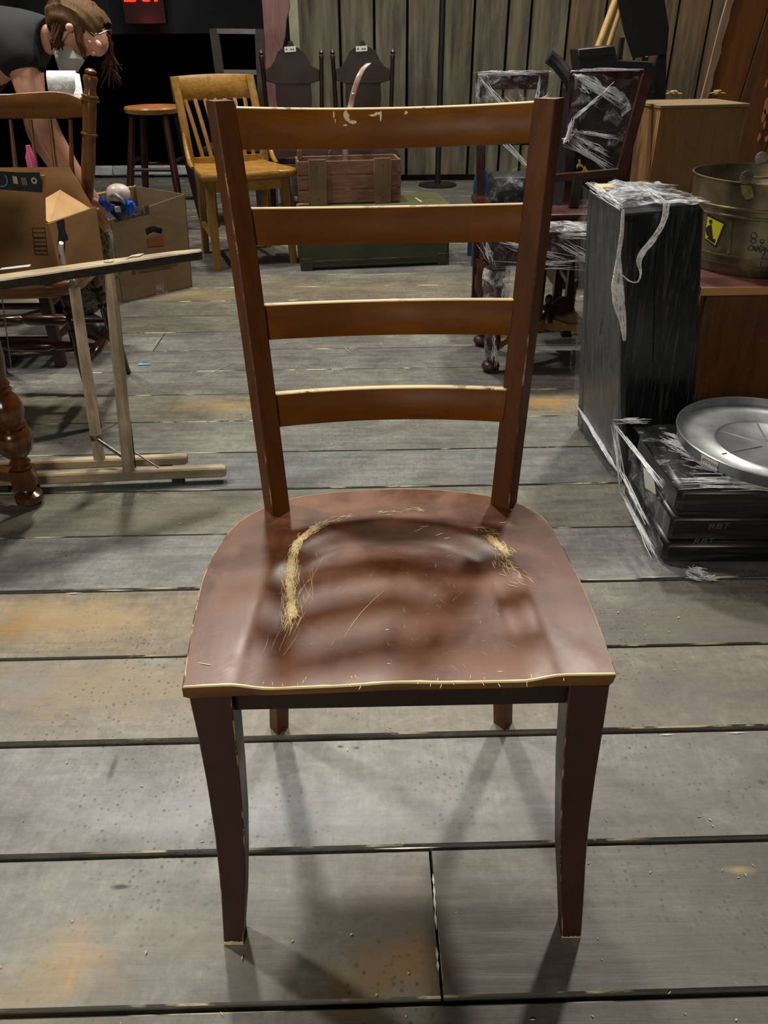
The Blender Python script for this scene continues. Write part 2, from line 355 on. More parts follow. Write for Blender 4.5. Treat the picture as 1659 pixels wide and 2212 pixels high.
# debris and marks lying on the boards
def sliver(mb, p, d, L, wd, n=V(0, 0, 1), mi=0, h=0.0):
    d = Vector(d).normalized(); s = d.cross(n).normalized(); p = Vector(p)
    a = p-d*L/2; b = p+d*L/2
    mb.add([a+n*h, p-s*wd/2+n*h, b+n*h, p+s*wd/2+n*h], [(0, 1, 2, 3)], mi)
M['chip'] = plain('pale_chip', 'd9cfae', 0.7, c2='b7a987', scale=60)
deb = MB(); rd = random.Random(11)
pts = [(145, 1648), (480, 1912), (870, 1823), (1445, 1365), (1446, 2145), (1480, 2190), (1590, 2203), (1280, 2195), (813, 2149), (882, 2102), (632, 2032), (985, 1972), (437, 1818), (645, 889-20), (775, 812), (974, 832), (1165, 700), (1335, 1323), (1466, 1334), (1330, 1515), (1457, 1448), (1540, 1784), (1310, 1772), (1300, 2073), (1610, 1890), (1560, 1880), (1595, 1896), (1000, 1470), (1395, 1372), (390, 1131), (175, 1198), (375, 1085), (330, 1100), (610, 1475), (1210, 1600)]
pts += [(rd.uniform(0, 1659), 2212-1500*rd.random()**1.6) for _ in range(30)]
for (x, y) in pts:
    p = onz(x, y, 0.0012)
    if 0.55 < p.y < 0.98 and abs(p.x) < 0.2: pass
    a = rd.uniform(0, pi); L_ = rd.uniform(.0025, .008); wd = rd.uniform(.0008, .0022)
    d = V(cos(a), sin(a), 0); s = d.cross(V(0, 0, 1)); u = V(0, 0, 1)
    deb.hexa([p-d*L_/2, p-s*wd/2, p+d*L_/2, p+s*wd/2, p-d*L_/2+u*.0008, p-s*wd/2+u*.0012, p+d*L_/2+u*.0008, p+s*wd/2+u*.0012])
tag(deb.build('wood_crumbs', M['chip']), 'pale wood crumbs and chips scattered over the grey floor boards', 'debris', kind='stuff')
M['white_paint'] = plain('white_paint', 'd8d8d2', 0.5, c2='a8a8a0', scale=40)
pt = MB()
for (x, y, l) in [(936, 1900, .010), (938, 1925, .012), (939, 1950, .018), (941, 1985, .016), (944, 2060, .010), (946, 2085, .008)]:
    p = onz(x, y, 0.0016); sliver(pt, p, fl(0, 1)-fl(0, 0), l*2, .0035)
for (x, y, w_) in [(880, 1832, .05), (1275, 1252, .03), (1410, 1247, .03), (1240, 1045, .09), (420, 1058, .07), (1010, 972, .05), (1440, 1587, .015), (1590, 1583, .02), (250, 1275, .04), (160, 1281, .02)]:
    p = onz(x, y, 0.0016); sliver(pt, p, fl(1, 0), w_*2, .003)
po = pt.build('paint_flecks', M['white_paint'], floor, fix=False); po['kind'] = 'stuff'
M['line'] = plain('scuff_line', 'a5a293', 0.6, c2='807d70', scale=30)
ln = MB()
for (a, b, wd) in [((400, 832), (520, 775), .004), ((327, 755), (352, 722), .004), ((595, 748), (640, 735), .003), ((735, 742), (760, 765), .004), ((820, 735), (830, 752), .003), ((560, 690), (585, 668), .003), ((470, 735), (500, 728), .003)]:
    A, B = onz(*a, .0015), onz(*b, .0015); sliver(ln, (A+B)/2, B-A, (B-A).length, wd)
po = ln.build('scuff_marks', M['line'], floor, fix=False); po['kind'] = 'stuff'
bp = MB(); p = onz(312, 787, 0.0015)
bp.prism([p+V(-.022, -.010, 0), p+V(-.006, -.008, 0), p+V(.024, -.004, 0), p+V(.022, .004, 0), p+V(-.010, .004, 0), p+V(-.012, .012, 0), p+V(-.022, .012, 0)], (0, 0, .0012))
tag(bp.build('tape_scrap', plain('blue_tape', '5aa3c8', 0.5)), 'small torn scrap of light blue tape on the floor boards', 'tape')

# ------------------------------------------------------------------ back walls
def wall_mat(name, base, mid, hi, rust):
    m, nt, N, L, P = newmat(name); v = obvec(N, True)
    oi = N.new('ShaderNodeObjectInfo'); rv = N.new('ShaderNodeVectorMath'); rv.operation = 'ADD'; L.new(v, rv.inputs[0])
    cb = N.new('ShaderNodeCombineXYZ'); mu = N.new('ShaderNodeMath'); mu.operation = 'MULTIPLY'; mu.inputs[1].default_value = 13.0
    L.new(oi.outputs['Random'], mu.inputs[0]); L.new(mu.outputs[0], cb.inputs[1]); L.new(mu.outputs[0], cb.inputs[2]); L.new(cb.outputs[0], rv.inputs[1]); q = rv.outputs[0]
    a = noisef(N, L, q, 3, 5, 0.6, 0.35, 0.65, (2.5, 1, 0.6), 0.6)
    b = noisef(N, L, q, 5, 6, 0.6, 0.42, 0.7, (4, 1, 0.35), 0.5)
    d = noisef(N, L, q, 2.2, 4, 0.6, 0.56, 0.7, (1.5, 1, 0.8), 0.8)
    c = mixc(N, L, a, lin(base), lin(mid)); c = mixc(N, L, b, c, lin(hi))
    k = N.new('ShaderNodeMath'); k.operation = 'MULTIPLY'; k.inputs[1].default_value = 0.6; L.new(d, k.inputs[0])
    c = mixc(N, L, k.outputs[0], c, lin(rust)); L.new(c, P.inputs['Base Color']); P.inputs['Roughness'].default_value = 0.75
    bump(N, L, P, b, 0.3, 0.003); return m
M['wall'] = wall_mat('aged_wall_boards', '3c3a30', '5e5a4a', '77715c', '6b4a2c')
M['wall_warm'] = wall_mat('aged_warm_boards', '40362a', '5b4c38', '77674a', '7a4c22')
WY = 6.78
wb = MB().box((1.6, WY+0.06, 1.3), (4.7, 0.04, 2.6)); wall = wb.build('wall_back', M['gap']); wall['kind'] = 'structure'
xs = [-0.66, -0.305, -0.047, 0.2, 0.451, 0.698, 0.949, 1.12, 1.40, 1.673, 1.93, 2.21, 2.45, 2.68, 2.95, 3.3, 3.6]
for i in range(len(xs)-1):
    a, b = xs[i]+0.009, xs[i+1]-0.009
    MB().box(((a+b)/2, WY+0.02+random.uniform(-.004, .004), 1.3), (b-a, 0.03, 2.58), bev=0.003).build('plank', M['wall_warm'] if a > 1.3 else M['wall'], wall)
tb = MB().box((1.6, WY-0.005, 0.02), (4.6, 0.03, 0.04)); t_ = tb.build('baseboard_back', M['gap']); t_['kind'] = 'structure'
# black drape and void at left, grey valance above
M['drape'] = plain('grey_drape', '26282c', 0.9, c2='33353a', scale=2, spec=0.1)
vl = []
for r_ in range(6):
    z = 1.03+r_*0.45; row = []
    for i in range(120):
        x = -6.0+i*0.046; row.append(V(x, 8.0+0.035*sin(x*11)+0.03*sin(x*5.3+1), z))
    vl.append(row)
vb = MB(); vb.grid(vl); vb.grid([[p+V(0, 0.02, 0) for p in r] for r in vl])
tag(vb.build('stage_valance', M['drape'], fix=False), 'dark grey hanging stage drape across the back left', 'curtain')
bw = MB().box((-3.2, 11.2, 1.5), (7.5, 0.1, 4.0)); o = bw.build('wall_left', M['black']); o['kind'] = 'structure'
bw = MB().box((-0.72, 8.8, 1.5), (0.06, 4.0, 4.0)); o = bw.build('wall_right', M['black']); o['kind'] = 'structure'
# pale beam at foot of void
M['greymetal'] = plain('pale_grey_metal', '8e9498', 0.4, c2='b2b8bb', scale=9)
r0 = root('low_rail', (-2.0, 7.02, 0), 'pale grey low metal rail on the floor before the black drape', 'rail')
for a, b in ((-2.45, -2.26), (-2.255, -1.62)): MB().box(((a+b)/2, 7.02, 0.055), (b-a, 0.06, 0.07), bev=.006).build('rail_section', M['greymetal'], r0)
for x in (-2.4, -1.95, -1.66): MB().box((x, 7.02, 0.011), (0.04, 0.05, 0.022)).build('foot', M['black'], r0)

# exit sign
def text_obj(txt, name, size, mat, loc, rot, parent=None, extrude=0.001, shear=0.0, bold=0.0, align='CENTER', sx=1.0):
    cu = bpy.data.curves.new(name, 'FONT'); cu.body = txt; cu.size = size; cu.extrude = extrude; cu.shear = shear; cu.offset = bold; cu.align_x = align; cu.align_y = 'CENTER'
    t = bpy.data.objects.new('tmp', cu); COL.objects.link(t); dg = bpy.context.evaluated_depsgraph_get(); dg.update()
    me = bpy.data.meshes.new_from_object(t.evaluated_get(dg)); bpy.data.objects.remove(t); bpy.data.curves.remove(cu)
    T = Matrix.Translation(Vector(loc)) @ rot.to_4x4() @ Matrix.Diagonal((sx, 1, 1, 1))
    me.transform((mw(parent).inverted() if parent else Matrix.Identity(4)) @ T); me.materials.append(mat); me.name = name
    o = bpy.data.objects.new(name, me); COL.objects.link(o)
    if parent: o.parent = parent; MW[o.name] = mw(parent).copy()
    return o
def face_rot(xdir, up=V(0, 0, 1)):
    x = Vector(xdir).normalized(); y = (Vector(up)-x*x.dot(Vector(up))).normalized(); z = x.cross(y)
    return Matrix((x, y, z)).transposed()
ex = root('exit_sign', (-2.01, 7.8, 1.09), 'lit red exit sign hung before the grey drape', 'sign')
MB().box((-2.01, 7.83, 1.27), (0.36, 0.05, 0.34), bev=.006).build('housing', plain('dark_red_housing', '2a0605', 0.5), ex)
M['exit'] = plain('exit_glow', 'ff2010', 0.5, emis=('ff1e0c', 5.0))
text_obj('EXIT', 'letters', 0.185, M['exit'], (-2.01, 7.80, 1.322), face_rot((1, 0, 0)), ex, 0.003, bold=0.006, sx=0.84)
MB().box((-2.01, 7.88, 1.9), (0.02, 0.02, 0.92)).build('hanger', M['black'], ex)
l = bpy.data.lights.new('exit_glow', 'POINT'); l.energy = 0.5; l.color = (1, 0.1, 0.05); l.shadow_soft_size = 0.1
o = bpy.data.objects.new('exit_glow', l); COL.objects.link(o); o.location = (-2.0, 7.70, 1.1)

# ------------------------------------------------------------------ main chair
ROOT = root('dining_chair', (0.02, 0.76, 0), 'dark brown ladder-back dining chair with scratched seat, front and centre', 'chair')
def YB(z): return 0.902+0.105*(z-0.46)/0.495
def onback(x, y, dy=0.0):
    z = 0.7
    for _ in range(25): p = ony(x, y, YB(z)+dy); z = p.z
    return p
# seat outline (right half then left half), z .46
OUTL = [(.237, .582), (.2378, .63), (.2374, .674), (.235, .735), (.230, .792), (.226, .836), (.219, .874), (.204, .902), (.182, .923), (.150, .940), (.110, .952), (.072, .959), (.034, .962), (-.01, .961), (-.05, .957), (-.09, .950), (-.125, .940), (-.160, .918), (-.189, .888), (-.203, .860), (-.211, .829), (-.2175, .79), (-.2195, .749), (-.2165, .69), (-.211, .63), (-.205, .568)]
def smooth_path(P, n):
    P = [Vector(p) for p in P]; seg = [0]
    for i in range(1, len(P)): seg.append(seg[-1]+(P[i]-P[i-1]).length)
    out = []
    for k in range(n):
        t = seg[-1]*k/(n-1); i = min(max(j for j in range(len(seg)) if seg[j] <= t+1e-9), len(P)-2)
        f = (t-seg[i])/(seg[i+1]-seg[i]); p0 = P[max(i-1, 0)]; p1 = P[i]; p2 = P[i+1]; p3 = P[min(i+2, len(P)-1)]
        out.append(0.5*((2*p1)+(p2-p0)*f+(2*p0-5*p1+4*p2-p3)*f*f+(3*p1-p0-3*p2+p3)*f**3))
    return out
side = smooth_path([(x, y, 0) for x, y in OUTL], 150)
A, B = side[-1], side[0]
front = [A.lerp(B, i/44) + V(0, 0.003*sin(pi*i/44), 0) for i in range(1, 44)]
ring = side+front
CEN = V(0.012, 0.755, 0)
ARC = [onz(*p, .452) for p in [(612, 1400), (622, 1330), (626, 1260), (640, 1205), (672, 1165), (720, 1140), (800, 1123), (900, 1116), (980, 1130), (1040, 1150), (1082, 1195), (1110, 1235), (1140, 1300), (1165, 1380)]]
def sst(t): t = max(0, min(1, t)); return t*t*(3-2*t)
def dish(x, y):
    # saddle: signed distance inside the horseshoe
    cx, hw, back, rad = 0.012, 0.150, 0.868, 0.13
    yc = back-rad
    if y > yc: d = hw-sqrt((x-cx)**2+((y-yc)*hw/rad)**2)
    else: d = hw+0.010*(yc-y)/.15-abs(x-cx)
    dep = 0.0105*sst((d+0.012)/0.045)
    dep *= 0.75+0.25*sst((y-0.57)/0.12)
    ridge = 0.0028*math.exp(-((x-cx)/0.035)**2)*(1-sst((y-0.74)/0.08))
    return -dep+ridge*sst((d)/0.03)
sb = MB(); NR = 46; n = len(ring); Zs = 0.46
vs = []; levels = [0, .0105, .016]+[.014+(1-.014)*(i/(NR-3))**1.0 for i in range(1, NR-2)]
for r_ in levels:
    for p in ring:
        rq = r_
        if r_ == .0105: rq = (.0085+.0045*mnoise.noise(p*70)+.003*mnoise.noise(p*240)) if p.y < .586 else (.0018+.0022*mnoise.noise(p*120))
        q = p.lerp(CEN, rq); vs.append(V(q.x, q.y, Zs+dish(q.x, q.y)))
k = len(levels); fs = [(i*n+j, i*n+(j+1) % n, (i+1)*n+(j+1) % n, (i+1)*n+j) for i in range(k-2) for j in range(n)]
vs = vs[:(k-1)*n]+[V(CEN.x, CEN.y, Zs+dish(CEN.x, CEN.y))]; fs += [((k-2)*n+j, (k-2)*n+(j+1) % n, (k-1)*n) for j in range(n)]
mi = [0]*len(fs)
for j in range(n): mi[j] = 1 if j >= len(side)-1 else 2
b0 = len(vs)      # chamfer ring, side, bottom
def grow(p, d):
    q = p-CEN; return p+q.normalized()*d
isf = [j >= len(side)-1 for j in range(n)]
for j, p in enumerate(ring): q = grow(p, .0012); vs.append(V(q.x, q.y, Zs+dish(p.x, p.y)-(.0016 if isf[j] else .0012)))
for j, p in enumerate(ring): q = grow(p, .0016 if isf[j] else -.001); vs.append(V(q.x, q.y, Zs-.0135+0.4*dish(p.x, p.y)))
for j, p in enumerate(ring): q = grow(p, -.004); vs.append(V(q.x, q.y, Zs-.0195))
for j, p in enumerate(ring): q = grow(p, -.03); vs.append(V(q.x, q.y, Zs-.020))
for j in range(n):
    j2 = (j+1) % n
    fs.append((b0+j, b0+j2, j2, j)); mi.append(1 if isf[j] else 2)
    fs.append((b0+n+j, b0+n+j2, b0+j2, b0+j)); mi.append(3)
    fs.append((b0+2*n+j, b0+2*n+j2, b0+n+j2, b0+n+j)); mi.append(3)
    fs.append((b0+3*n+j, b0+3*n+j2, b0+2*n+j2, b0+2*n+j)); mi.append(3)
fs.append(tuple(b0+3*n+j for j in range(n))[::-1]); mi.append(3)
sb.add(vs, fs, mi, True)
M['seat_front'] = worn('front_edge_wear', '6e4a1e', 'e6d3a0', 0.98, 60)
M['seat_side'] = worn('side_edge_wear', '5a2f1c', 'cfae7c', 0.55, 45)
M['seat_edge'] = wood('seat_edge_wood', '4e300e', '6e4a18', 0.5, (1, 8, 8), 12, 8, '5a3414', 0.5)
SEAT = sb.build('seat', [M['seat'], M['seat_front'], M['seat_side'], M['seat_edge']], ROOT, sharp=50)
# scratches through the stain
sc = MB(); rs = random.Random(5)
def scr(x, y, ang, L_, wd):
    p0 = onz(x, y, .452); p = V(p0.x, p0.y, Zs+dish(p0.x, p0.y)); nn = 4
    d = V(cos(ang), sin(ang), 0); s = V(-sin(ang), cos(ang), 0); bow = rs.uniform(-.06, .06)*L_; hz_ = .0002+.0005*rs.random()
    L1 = []; L2 = []
    for i in range(nn+1):
        t = i/nn; q = p+d*(t-.5)*L_+s*bow*sin(pi*t); ww = wd*sin(pi*(0.08+0.84*t))/2
        for lst, sg in ((L1, 1), (L2, -1)):
            a = q+s*ww*sg; lst.append(V(a.x, a.y, Zs+dish(a.x, a.y)+hz_))
    sc.add(L1+L2, [(i, i+1, nn+2+i, nn+1+i) for i in range(nn)])
def along(path, n, spread, Lr, wr, jit=.25):
    P = smooth_path([(a, b, 0) for a, b in path], 60)
    for _ in range(n):
        t = rs.random()*58; i = int(t); q = P[i].lerp(P[i+1], t-i); q2 = P[min(i+2, 59)]; q1 = P[max(i-1, 0)]
        nx, ny = rs.gauss(0, spread), rs.gauss(0, spread)
        x, y = q.x+nx, q.y+ny*.6
        a0, a1 = onz(q1.x, q1.y, .452), onz(q2.x, q2.y, .452); ang = atan2(a1.y-a0.y, a1.x-a0.x)+rs.gauss(0, jit)
        scr(x, y, ang, rs.uniform(*Lr), rs.uniform(*wr))
along([(632, 1325), (628, 1290), (626, 1250), (632, 1212), (648, 1180), (668, 1160), (700, 1142)], 620, 4.2, (.006, .018), (.0004, .0012), .30)
along([(622, 1350), (628, 1290), (630, 1220)], 150, 10, (.010, .03), (.0002, .0006), .22)
along([(700, 1142), (735, 1130), (760, 1124)], 45, 5, (.006, .014), (.0004, .0010), .3)
along([(820, 1118), (880, 1112), (915, 1112)], 34, 4, (.005, .013), (.0003, .0010), .4)
along([(1058, 1172), (1078, 1190), (1095, 1208)], 150, 5, (.006, .018), (.0005, .0012), .5)
along([(1078, 1190), (1085, 1215), (1105, 1240), (1140, 1270)], 50, 12, (.008, .02), (.0002, .0007), .35)
along([(1030, 1150), (1060, 1160), (1080, 1165)], 24, 6, (.005, .013), (.0003, .0009), .4)
along([(590, 1440), (640, 1330), (665, 1230), (690, 1190)], 16, 14, (.02, .06), (.0002, .0004), .2)
for _ in range(60): scr(rs.uniform(660, 1200), rs.uniform(1180, 1460), rs.uniform(0, pi), rs.uniform(.003, .012), rs.uniform(.00015, .0004))
a, b = onz(832, 1274, .45), onz(745, 1372, .45); mid = ((832+745)/2, (1274+1372)/2); scr(*mid, atan2(b.y-a.y, b.x-a.x), (b-a).length, .0007)
for (x, y, L_) in [(836, 1361, .004), (445, 1447, .016), (840, 1438, .005), (1080, 1450, .006), (1103, 1112, .006), (1085, 1140, .010), (950, 1160, .012), (965, 1166, .010), (916, 1146, .012), (905, 1150, .014)]: scr(x, y, rs.uniform(-.4, .4), L_, .0012)
for _ in range(26):
    scr(rs.uniform(560, 1250), 1490-12*rs.random()-(rs.uniform(0, 25)), rs.uniform(1.2, 1.9), rs.uniform(.003, .008), rs.uniform(.0003, .0008))
so = sc.build('scratch_marks', M['scratch'], SEAT, fix=False); so['kind'] = 'stuff'; so['label'] = 'pale scratches worn through the seat stain'

# rear legs with back posts (one piece, floor to top)
def post(sg, pts, a, b, aw):
    secs = []; zs = [0, .12, .3, .44, .46, .56, .68, .80, .90, .9495, .955]
    P = [Vector(p) for p in pts]
    for z in zs:
        i = 0 if z <= P[1].z else (1 if z <= P[2].z else 2)
        i = min(i, len(P)-2); t = (z-P[i].z)/(P[i+1].z-P[i].z); c = P[i].lerp(P[i+1], t)
        s_ = 1.0 if z < .95 else .93
        A_ = Vector((*a, 0))*s_; B_ = Vector((*b, 0))*s_
        if z < .44: k_ = 1-z/.44; A_ = A_.lerp(V(-sg*.0175, .0205, 0), k_); B_ = B_.lerp(V(sg*.0165, .0205, 0), k_)
        r = [c, c+A_, c+A_+B_, c+B_]
        secs.append(quad8(r, .0014))
    mbb = MB(); mbb.loft(secs, [1, 0, 0, 0, 0, 0, 0, 0]); return mbb
pL = [(-.185, .915, 0), tuple(onz(589.5, 1116, .46)), (0, 0, 0), tuple(ony(463, 224, .998))]
pR = [(.205, .922, 0), tuple(onz(1098, 1100, .46)), (0, 0, 0), tuple(ony(1200, 214, .998))]
def mid3(p, px, py):
    z = .7
    for _ in range(20): q = ony(px, py, p[1][1]+(p[3][1]-p[1][1])*(z-.46)/.495-.004); z = q.z
    p[2] = tuple(q); return p
pL = mid3(pL, 524, 620); pR = mid3(pR, 1156, 610)
mL = post(-1, pL, (.0226, .0147), (-.0150, .0235), 0).build('rear_leg', [M['chair_post'], M['pale_edge_thin'], M['pale_raw']], ROOT)
mR = post(1, pR, (-.0235, .0140), (.0160, .0235), 0).build('rear_leg', [M['chair_post'], M['pale_edge_thin'], M['pale_raw']], ROOT)
for mm_ in (mL, mR): # worn post tops
    pass
# slats
RHO = math.atan(.105/.495)
nb = V(0, cos(RHO), -sin(RHO))
def slat(tl, tr, bl, br, dlt=.030, th=.0135):
    TL, TR, BL, BR = [onback(*p) for p in (tl, tr, bl, br)]
    ex_ = (TR-TL).normalized()*.007; TL -= ex_; BL -= ex_; TR += ex_; BR += ex_
    secs = []; NS = 24
    for i in range(NS+1):
        t = i/NS; off = nb*dlt*(4*t*(1-t))+nb*.004
        T, B_ = TL.lerp(TR, t)+off, BL.lerp(BR, t)+off
        nrm = (nb + V((2*t-1)*.35*dlt/.03, 0, 0)).normalized()
        secs.append(quad8([B_, T, T+nrm*th, B_+nrm*th], [.0012, .0026, .0012, .0012]))
    mbb = MB(); mbb.loft(secs, [0, 0, 1, 1, 0, 0, 0, 0]); return mbb
SL = [((509, 227), (1154, 215), (525, 320), (1147, 305)), ((537, 447), (1129, 437), (549, 531), (1120, 523)), ((567, 658), (1099, 646), (580, 736), (1090, 726)), ((595, 852), (1084, 841), (607, 925), (1075, 914))]
sl_objs = []
for s_ in SL: sl_objs.append(slat(*s_).build('slat', [M['chair_slat'], M['pale_edge']], ROOT, sharp=50))
# chips on the top slat
cm = MB(); rc = random.Random(2)
def chip(x, y, rx, ry, n=9):
    TLx = (x-509)/(1154-509); c = onback(x, y)+nb*(.030*4*TLx*(1-TLx)+.004)-nb*.0006
    ex_ = V(1, 0, 0); ez = V(0, sin(RHO), cos(RHO)).normalized()
    poly = [c+ex_*rx*cos(2*pi*i/n)*rc.uniform(.6, 1.2)+ez*ry*sin(2*pi*i/n)*rc.uniform(.6, 1.2) for i in range(n)]
    cm.add(poly+[c], [(i, (i+1) % n, n) for i in range(n)])
for a in [(745, 240, .0035, .006), (750, 250, .0025, .003), (760, 256, .0045, .002), (743, 263, .003, .0012), (718, 240, .001, .005), (721, 253, .0008, .0025), (806, 240, .006, .0015), (822, 243, .0013, .007), (878, 234, .0025, .002), (816, 236, .006, .002)]: chip(*a)
co = cm.build('paint_chip', M['pale_raw'], sl_objs[0], fix=False); co['kind'] = 'stuff'
# front legs
def fleg(rows, sg):
    secs = []
    for z, xo, xi, y, d in rows: 
        r = [V(xo, y, z), V(xi, y, z), V(xi, y+d, z), V(xo, y+d, z)]
        secs.append(quad8(r, .0013))
    mbb = MB(); mbb.loft(secs, [1, 0, 1, 0, 0, 0, 0, 0]); return mbb
Lr = [(0, -.2155, -.1895, .560, .027), (.014, -.2145, -.1885, .5605, .028), (.074, -.2105, -.181, .566, .031), (.149, -.207, -.174, .572, .034), (.215, -.2045, -.169, .575, .037), (.30, -.203, -.165, .577, .040), (.38, -.203, -.162, .577, .042), (.441, -.204, -.160, .576, .042)]
Rr = [(0, .2575, .2315, .566, .027), (.014, .2565, .2305, .5665, .028), (.074, .2525, .224, .572, .031), (.149, .2470, .2145, .578, .034), (.215, .2425, .2085, .581, .037), (.30, .239, .2010, .583, .040), (.38, .2365, .1955, .583, .042), (.441, .234, .192, .583, .042)]
for rows, sg in ((Lr, -1), (Rr, 1)):
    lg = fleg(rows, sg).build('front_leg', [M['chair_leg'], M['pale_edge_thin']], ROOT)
    z0 = rows[0]; tp_ = MB(); N_ = 14
    P0 = []; P1 = []
    for i in range(N_+1):
        t = i/N_; x = z0[1]+(z0[2]-z0[1])*t; hgt = (.0075 if sg < 0 else .003)+rc.uniform(-.0012, .0022)
        P0.append(V(x, z0[3]-.0004, .0003)); P1.append(V(x+(rows[1][1]-z0[1])*.4, z0[3]-.0002, hgt))
    tp_.grid([P0, P1]); tp_.build('worn_toe', M['pale_raw'], lg, fix=False)
# aprons
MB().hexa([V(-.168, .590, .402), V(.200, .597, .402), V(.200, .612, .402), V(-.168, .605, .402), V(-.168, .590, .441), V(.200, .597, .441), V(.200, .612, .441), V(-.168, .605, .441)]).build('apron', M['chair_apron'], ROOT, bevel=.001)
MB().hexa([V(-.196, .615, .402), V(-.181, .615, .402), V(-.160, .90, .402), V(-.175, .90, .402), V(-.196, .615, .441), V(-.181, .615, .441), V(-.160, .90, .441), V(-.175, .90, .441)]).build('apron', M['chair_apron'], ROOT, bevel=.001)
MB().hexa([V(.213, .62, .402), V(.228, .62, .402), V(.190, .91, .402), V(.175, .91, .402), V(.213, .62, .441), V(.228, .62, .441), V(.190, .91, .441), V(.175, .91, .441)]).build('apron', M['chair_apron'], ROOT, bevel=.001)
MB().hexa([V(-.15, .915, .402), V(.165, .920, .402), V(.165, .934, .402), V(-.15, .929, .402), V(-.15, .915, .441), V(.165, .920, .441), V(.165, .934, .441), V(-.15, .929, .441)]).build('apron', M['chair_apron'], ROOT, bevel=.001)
#@@REST
# ------------------------------------------------------------------ more materials
M['windsor'] = wood('honey_brown_wood', '5e3d18', '805728', 0.30, (1, 8, 6), 6, 7, '523015', 0.5, 0.04, rvar=.06)
M['windsor_dark'] = wood('dark_turned_wood', '24100a', '3d1a0c', 0.24, (8, 8, 1), 6, 8, '1a0c07', 0.4, 0.04, rvar=.05)
M['glossleg'] = wood('gloss_turned_wood', '3a1e0a', '64360f', 0.2, (8, 8, 1), 7, 9, '2c1508', 0.4, 0.03, rvar=.05, coat=.4)
M['oak'] = wood('golden_oak', '6e4a14', '9c7430', 0.35, (0.8, 8, 8), 12, 7, 'a9803a', 0.4, 0.10, rvar=.08)
M['oak_v'] = wood('golden_oak_upright', '66440f', '8d6826', 0.38, (8, 8, 1), 10, 7, '7a561e', 0.4, 0.10)
M['stoolseat'] = wood('stool_seat_wood', '7c5024', 'a8763c', 0.35, (1, 8, 1), 7, 6)
M['redbrown'] = wood('red_brown_wood', '1e0c0a', '341511', 0.35, (8, 8, 1), 7, 6, rvar=.06)
M['tudor'] = wood('very_dark_wood', '130a07', '221009', 0.4, (8, 8, 1), 7, 6, '2c140b', 0.4)
M['darkgrey_wood'] = wood('dark_grey_wood', '1a1614', '2c2723', 0.5, (1, 8, 8), 7, 6)
M['greyrail'] = wood('grey_worn_rail', '4c4a4a', '6e6c6c', 0.35, (1, 8, 8), 9, 9)
M['weather'] = wood('weathered_grey_wood', '9c8a70', 'c8b598', 0.75, (8, 8, 0.8), 10, 8, '5d5850', 0.6, 0.25, spec=.2)
M['weather_x'] = wood('weathered_grey_board', '9a886c', 'c6b292', 0.75, (0.8, 8, 8), 10, 7, '4d4b46', 0.6, 0.25, spec=.2)
M['weather_dark'] = wood('weathered_dark_side', '24221d', '3b3830', 0.8, (0.8, 8, 8), 10, 8, spec=.2)
M['card'] = wood('corrugated_card', '8f6c45', 'a07c53', 0.85, (1, 1, 3), 12, 6, '86633f', 0.4, 0.05, spec=.15)
M['card2'] = wood('dusty_card', '7c6a4e', '8c795a', 0.85, (1, 1, 3), 10, 5, '746147', 0.5, 0.05, spec=.15)
M['cardpale'] = plain('card_inside', 'b8966a', 0.85, c2='a88459', scale=12, spec=.15)
M['print'] = plain('black_print', '14161a', 0.45, c2='22252c', scale=40)
M['printblue'] = plain('blue_print', '3f9ac8', 0.5)
M['printcream'] = plain('cream_print', 'b0a58c', 0.5)
M['wire'] = plain('dull_steel', '8a8780', 0.35, metal=.9, c2='6a665e', scale=60)
M['skin'] = plain('skin', 'dba68c', 0.5, c2='cf9278', scale=12)
M['skin'].node_tree.nodes['Principled BSDF'].inputs['Subsurface Weight'].default_value = 0.08
M['tee'] = plain('black_tee', '0a0c10', 0.85, c2='13161c', scale=7, bmp=.2)
M['trouser'] = plain('speckled_cloth', '3e3a2a', 0.9, c2='8c8872', scale=75)
M['hair'] = wood('brown_hair', '2c1c10', '5e4226', 0.7, (14, 3, 2), 16, 5, '7c5e38', 0.5, 0.4, spec=.15)
M['maskw'] = plain('white_mask', 'b9b8b4', 0.8, c2='a3a29e', scale=20, bmp=.2)
M['whiteroll'] = plain('white_film_roll', 'dfe3e4', 0.25, c2='c4c9ca', scale=45, bmp=.4)
M['wht'] = plain('white_plastic', 'dcdad2', 0.35, c2='c9c6ba')
M['crate'] = wood('red_brown_crate', '6a4a3a', '8c6850', 0.7, (0.5, 8, 8), 12, 8, '402a22', 0.5, 0.2, spec=.25)
M['batten'] = wood('crate_batten', '65503a', '7e6244', 0.7, (8, 8, 0.6), 10, 8, '463628', 0.5, 0.2, spec=.25)
M['trunk'] = plain('green_trunk_paint', '262e14', 0.55, c2='33391b', scale=9, bmp=.1)
M['trunktop'] = plain('olive_trunk_top', '46482a', 0.5, c2='5a5a38', scale=5)
M['trunkedge'] = plain('dark_trunk_edge', '1c1d12', 0.45, c2='33301c', scale=30)
M['live'] = wood('pinkish_bare_timber', '6a4a3e', '9a7464', 0.7, (8, 8, 0.5), 8, 5, '6e5560', 0.5, 0.25, spec=.25)
M['pale_post'] = plain('pale_post_paint', '9c9c88', 0.6, c2='83836f', scale=6)
M['tape'] = plain('white_label', 'cfcfca', 0.6)
M['ink'] = plain('ink', '1c1c1e', 0.6)
M['film'] = film_mat('stretch_film', .02, .42, 17, (1, 1, 1), (.52, .72))
M['film_thin'] = film_mat('thin_stretch_film', .006, .13, 12, (9, 9, .5), (.50, .80))
M['film_h'] = film_mat('level_stretch_film', .006, .12, 9, (.5, 6, 10), (.52, .8))
M['film_side'] = film_mat('side_stretch_film', .05, .20, 10, (7, 7, .5), (.42, .75))
